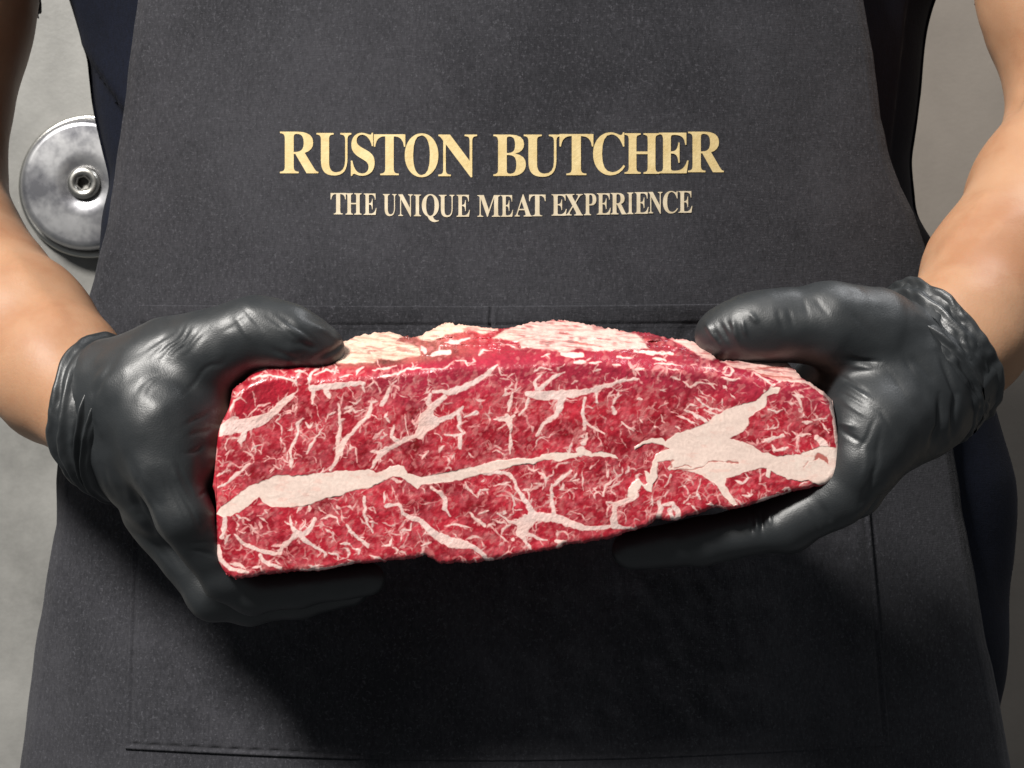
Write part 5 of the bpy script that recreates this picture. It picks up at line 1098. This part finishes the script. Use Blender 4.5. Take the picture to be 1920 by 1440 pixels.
    lean = lean * (1 - brown) + brown * np.array([0.33, 0.085, 0.072]) * (1 + 0.35 * n1 + 0.3 * n2)
    dark = (smooth(8, 30, yc - PY) * smooth(920, 990, PX))[..., None]
    lean = lean * (1 - dark) + dark * np.array([0.33, 0.024, 0.044]) * (1 + 0.35 * n1 + 0.3 * n2)
    fcol = np.array([0.93, 0.66, 0.60]) * (1 + 0.06 * n2) * (1 + np.array([0.0, 0.05, 0.07]) * n1)
    seamc = np.array([0.935, 0.73, 0.64]) * (1 + 0.035 * n1 + 0.02 * n2) * (1 - np.array([0.01, 0.10, 0.11]) * smooth(0.35, 1.0, fbm2(PX / 22, PY / 9, 160, 3))[..., None])
    capc = np.array([0.85, 0.58, 0.455]) * (1 + 0.10 * n1 + 0.10 * n2)
    streak = fbm2(PX / 34 + PY / 30, PY / 3.2 - PX / 40, 150, 3)[..., None]
    capc = capc * (1 + 0.10 * streak) + np.clip(-streak - 0.25, 0, 1) * np.array([-0.05, -0.22, -0.20])
    capc = capc + smooth(860, 1000, PX)[..., None] * np.array([0.03, -0.02, 0.04])
    f3, b3, c3, k3 = f[..., None], bg[..., None], cp[..., None], ck[..., None]
    f3 = smooth(0.10, 0.95, f3 + 0.07 * n2 * (f3 > 0.05) * (f3 < 0.97))
    lean = lean * (1 - 0.8 * fi) + 0.8 * fi * np.array([0.64, 0.205, 0.20])
    mid = np.array([0.78, 0.33, 0.315])
    col = np.where(f3 < 0.5, lean + (mid - lean) * f3 * 2, mid + (fcol - mid) * (f3 * 2 - 1))
    rim = np.clip(smooth(0.02, 0.3, bg) * smooth(0.75, 0.4, bg), 0, 1)[..., None]
    col = col * (1 - 0.3 * rim)
    col = col * (1 - b3) + seamc * b3
    col = col * (1 - c3) + capc * c3
    col = col * (1 - k3) + np.array([0.50, 0.10, 0.08]) * k3
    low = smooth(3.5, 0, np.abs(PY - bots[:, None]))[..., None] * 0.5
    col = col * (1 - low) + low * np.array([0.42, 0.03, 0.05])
    # -------- back and sides
    NC = len(xs)
    back = 0.050
    ring = []
    for q, (yy, inset) in enumerate(((tops, 6), (bots, -6))):
        yd = V[:, 0 if q == 0 else -1, 1]
        b_ = np.maximum(back + 0.0015 * noise2(xs / 30, 0 * xs, 120 + q), yd + 0.004)
        ss = (CD + b_) / CD * K
        xx = 960 + (xs - 960) * 0.985
        ring.append(np.stack([(xx - 960) * ss, b_, Z0 + (720 - yy - inset) * ss], -1))
    # side walls in a few rows so that they shade as flesh does
    M = 5
    def wall(front, backr):
        rows = []
        for i in range(1, M + 1):
            t = i / M
            p = front * (1 - t) + backr * t
            p[:, 2] += 0.0008 * noise2(xs / 8, 0 * xs + i * 3.1, 130) * (1 - t)
            rows.append(p)
        return np.stack(rows, 1)
    wt, wb = wall(V[:, 0], ring[0]), wall(V[:, -1], ring[1])
    Vall = np.concatenate([wt[:, ::-1], V, wb], 1)        # columns: back-top ... front ... back-bottom
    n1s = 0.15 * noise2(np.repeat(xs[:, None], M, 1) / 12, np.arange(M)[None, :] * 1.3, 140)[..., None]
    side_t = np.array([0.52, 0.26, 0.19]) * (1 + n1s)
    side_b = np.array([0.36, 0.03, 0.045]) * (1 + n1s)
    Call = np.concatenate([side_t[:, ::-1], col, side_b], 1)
    NT = NR + 2 * M
    Vf = Vall.reshape(-1, 3); Cf = np.clip(Call.reshape(-1, 3), 0.004, 0.95)
    Q = grid_quads(NC, NT)
    # closing the back: first and last vertex of every column
    c = np.arange(NC - 1)
    Qb = np.stack([c * NT + NT - 1, (c + 1) * NT + NT - 1, (c + 1) * NT, c * NT], -1)
    # ends
    e0 = np.arange(NT // 2 - 1)
    Qe = np.concatenate([np.stack([e0, e0 + 1, NT - 2 - e0, NT - 1 - e0], -1), (NC - 1) * NT + np.stack([NT - 1 - e0, NT - 2 - e0, e0 + 1, e0], -1)])
    Q = np.concatenate([Q, Qb, Qe])
    VN = vertex_normals(Vf, Q[:len(Q) - len(Qb) - len(Qe)])
    # which part each face belongs to
    reg = np.zeros((NC, NT), np.int8)
    SA = inside(PX, PY, SEAM_A) & (bg > 0.5)
    reg[:, M:-M] = np.where(cp0 > 0.5, 3, np.where(bg > 0.5, np.where((PX > 1170), 2, 1), 0))
    for i, c_ in enumerate(CAPS):
        mx = [p[0] for p in c_]
        m = (cp0 > 0.5) & (PX >= min(mx) - 3) & (PX <= max(mx) + 3)
        if i == 0:
            m &= PX < 791
        reg[:, M:-M] = np.where(m & (reg[:, M:-M] == 3), 10 + i, reg[:, M:-M])
    rf = reg.ravel()
    fr = np.max(rf[Q], 1)
    fr[len(Q) - len(Qb) - len(Qe):] = 0
    for rid, name, mat in [(0, 'lean_meat', M_lean), (1, 'fat_seam', M_fat), (2, 'fat_seam', M_fat)] + [(10 + i, 'fat_cap', M_fat) for i in range(5)]:
        q = Q[fr == rid]
        if not len(q):
            continue
        used = np.unique(q)
        mp = np.full(len(Vf), -1, np.int32)
        mp[used] = np.arange(len(used))
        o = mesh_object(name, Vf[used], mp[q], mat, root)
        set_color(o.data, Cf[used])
        o.data.normals_split_custom_set_from_vertices(VN[used].tolist())
        if rid == 1:
            o['label'] = 'long pale fat seam running from the left end to the middle'
        if rid == 2:
            o['label'] = 'broad branching fat seam at the right end'
    return root
build_steak()
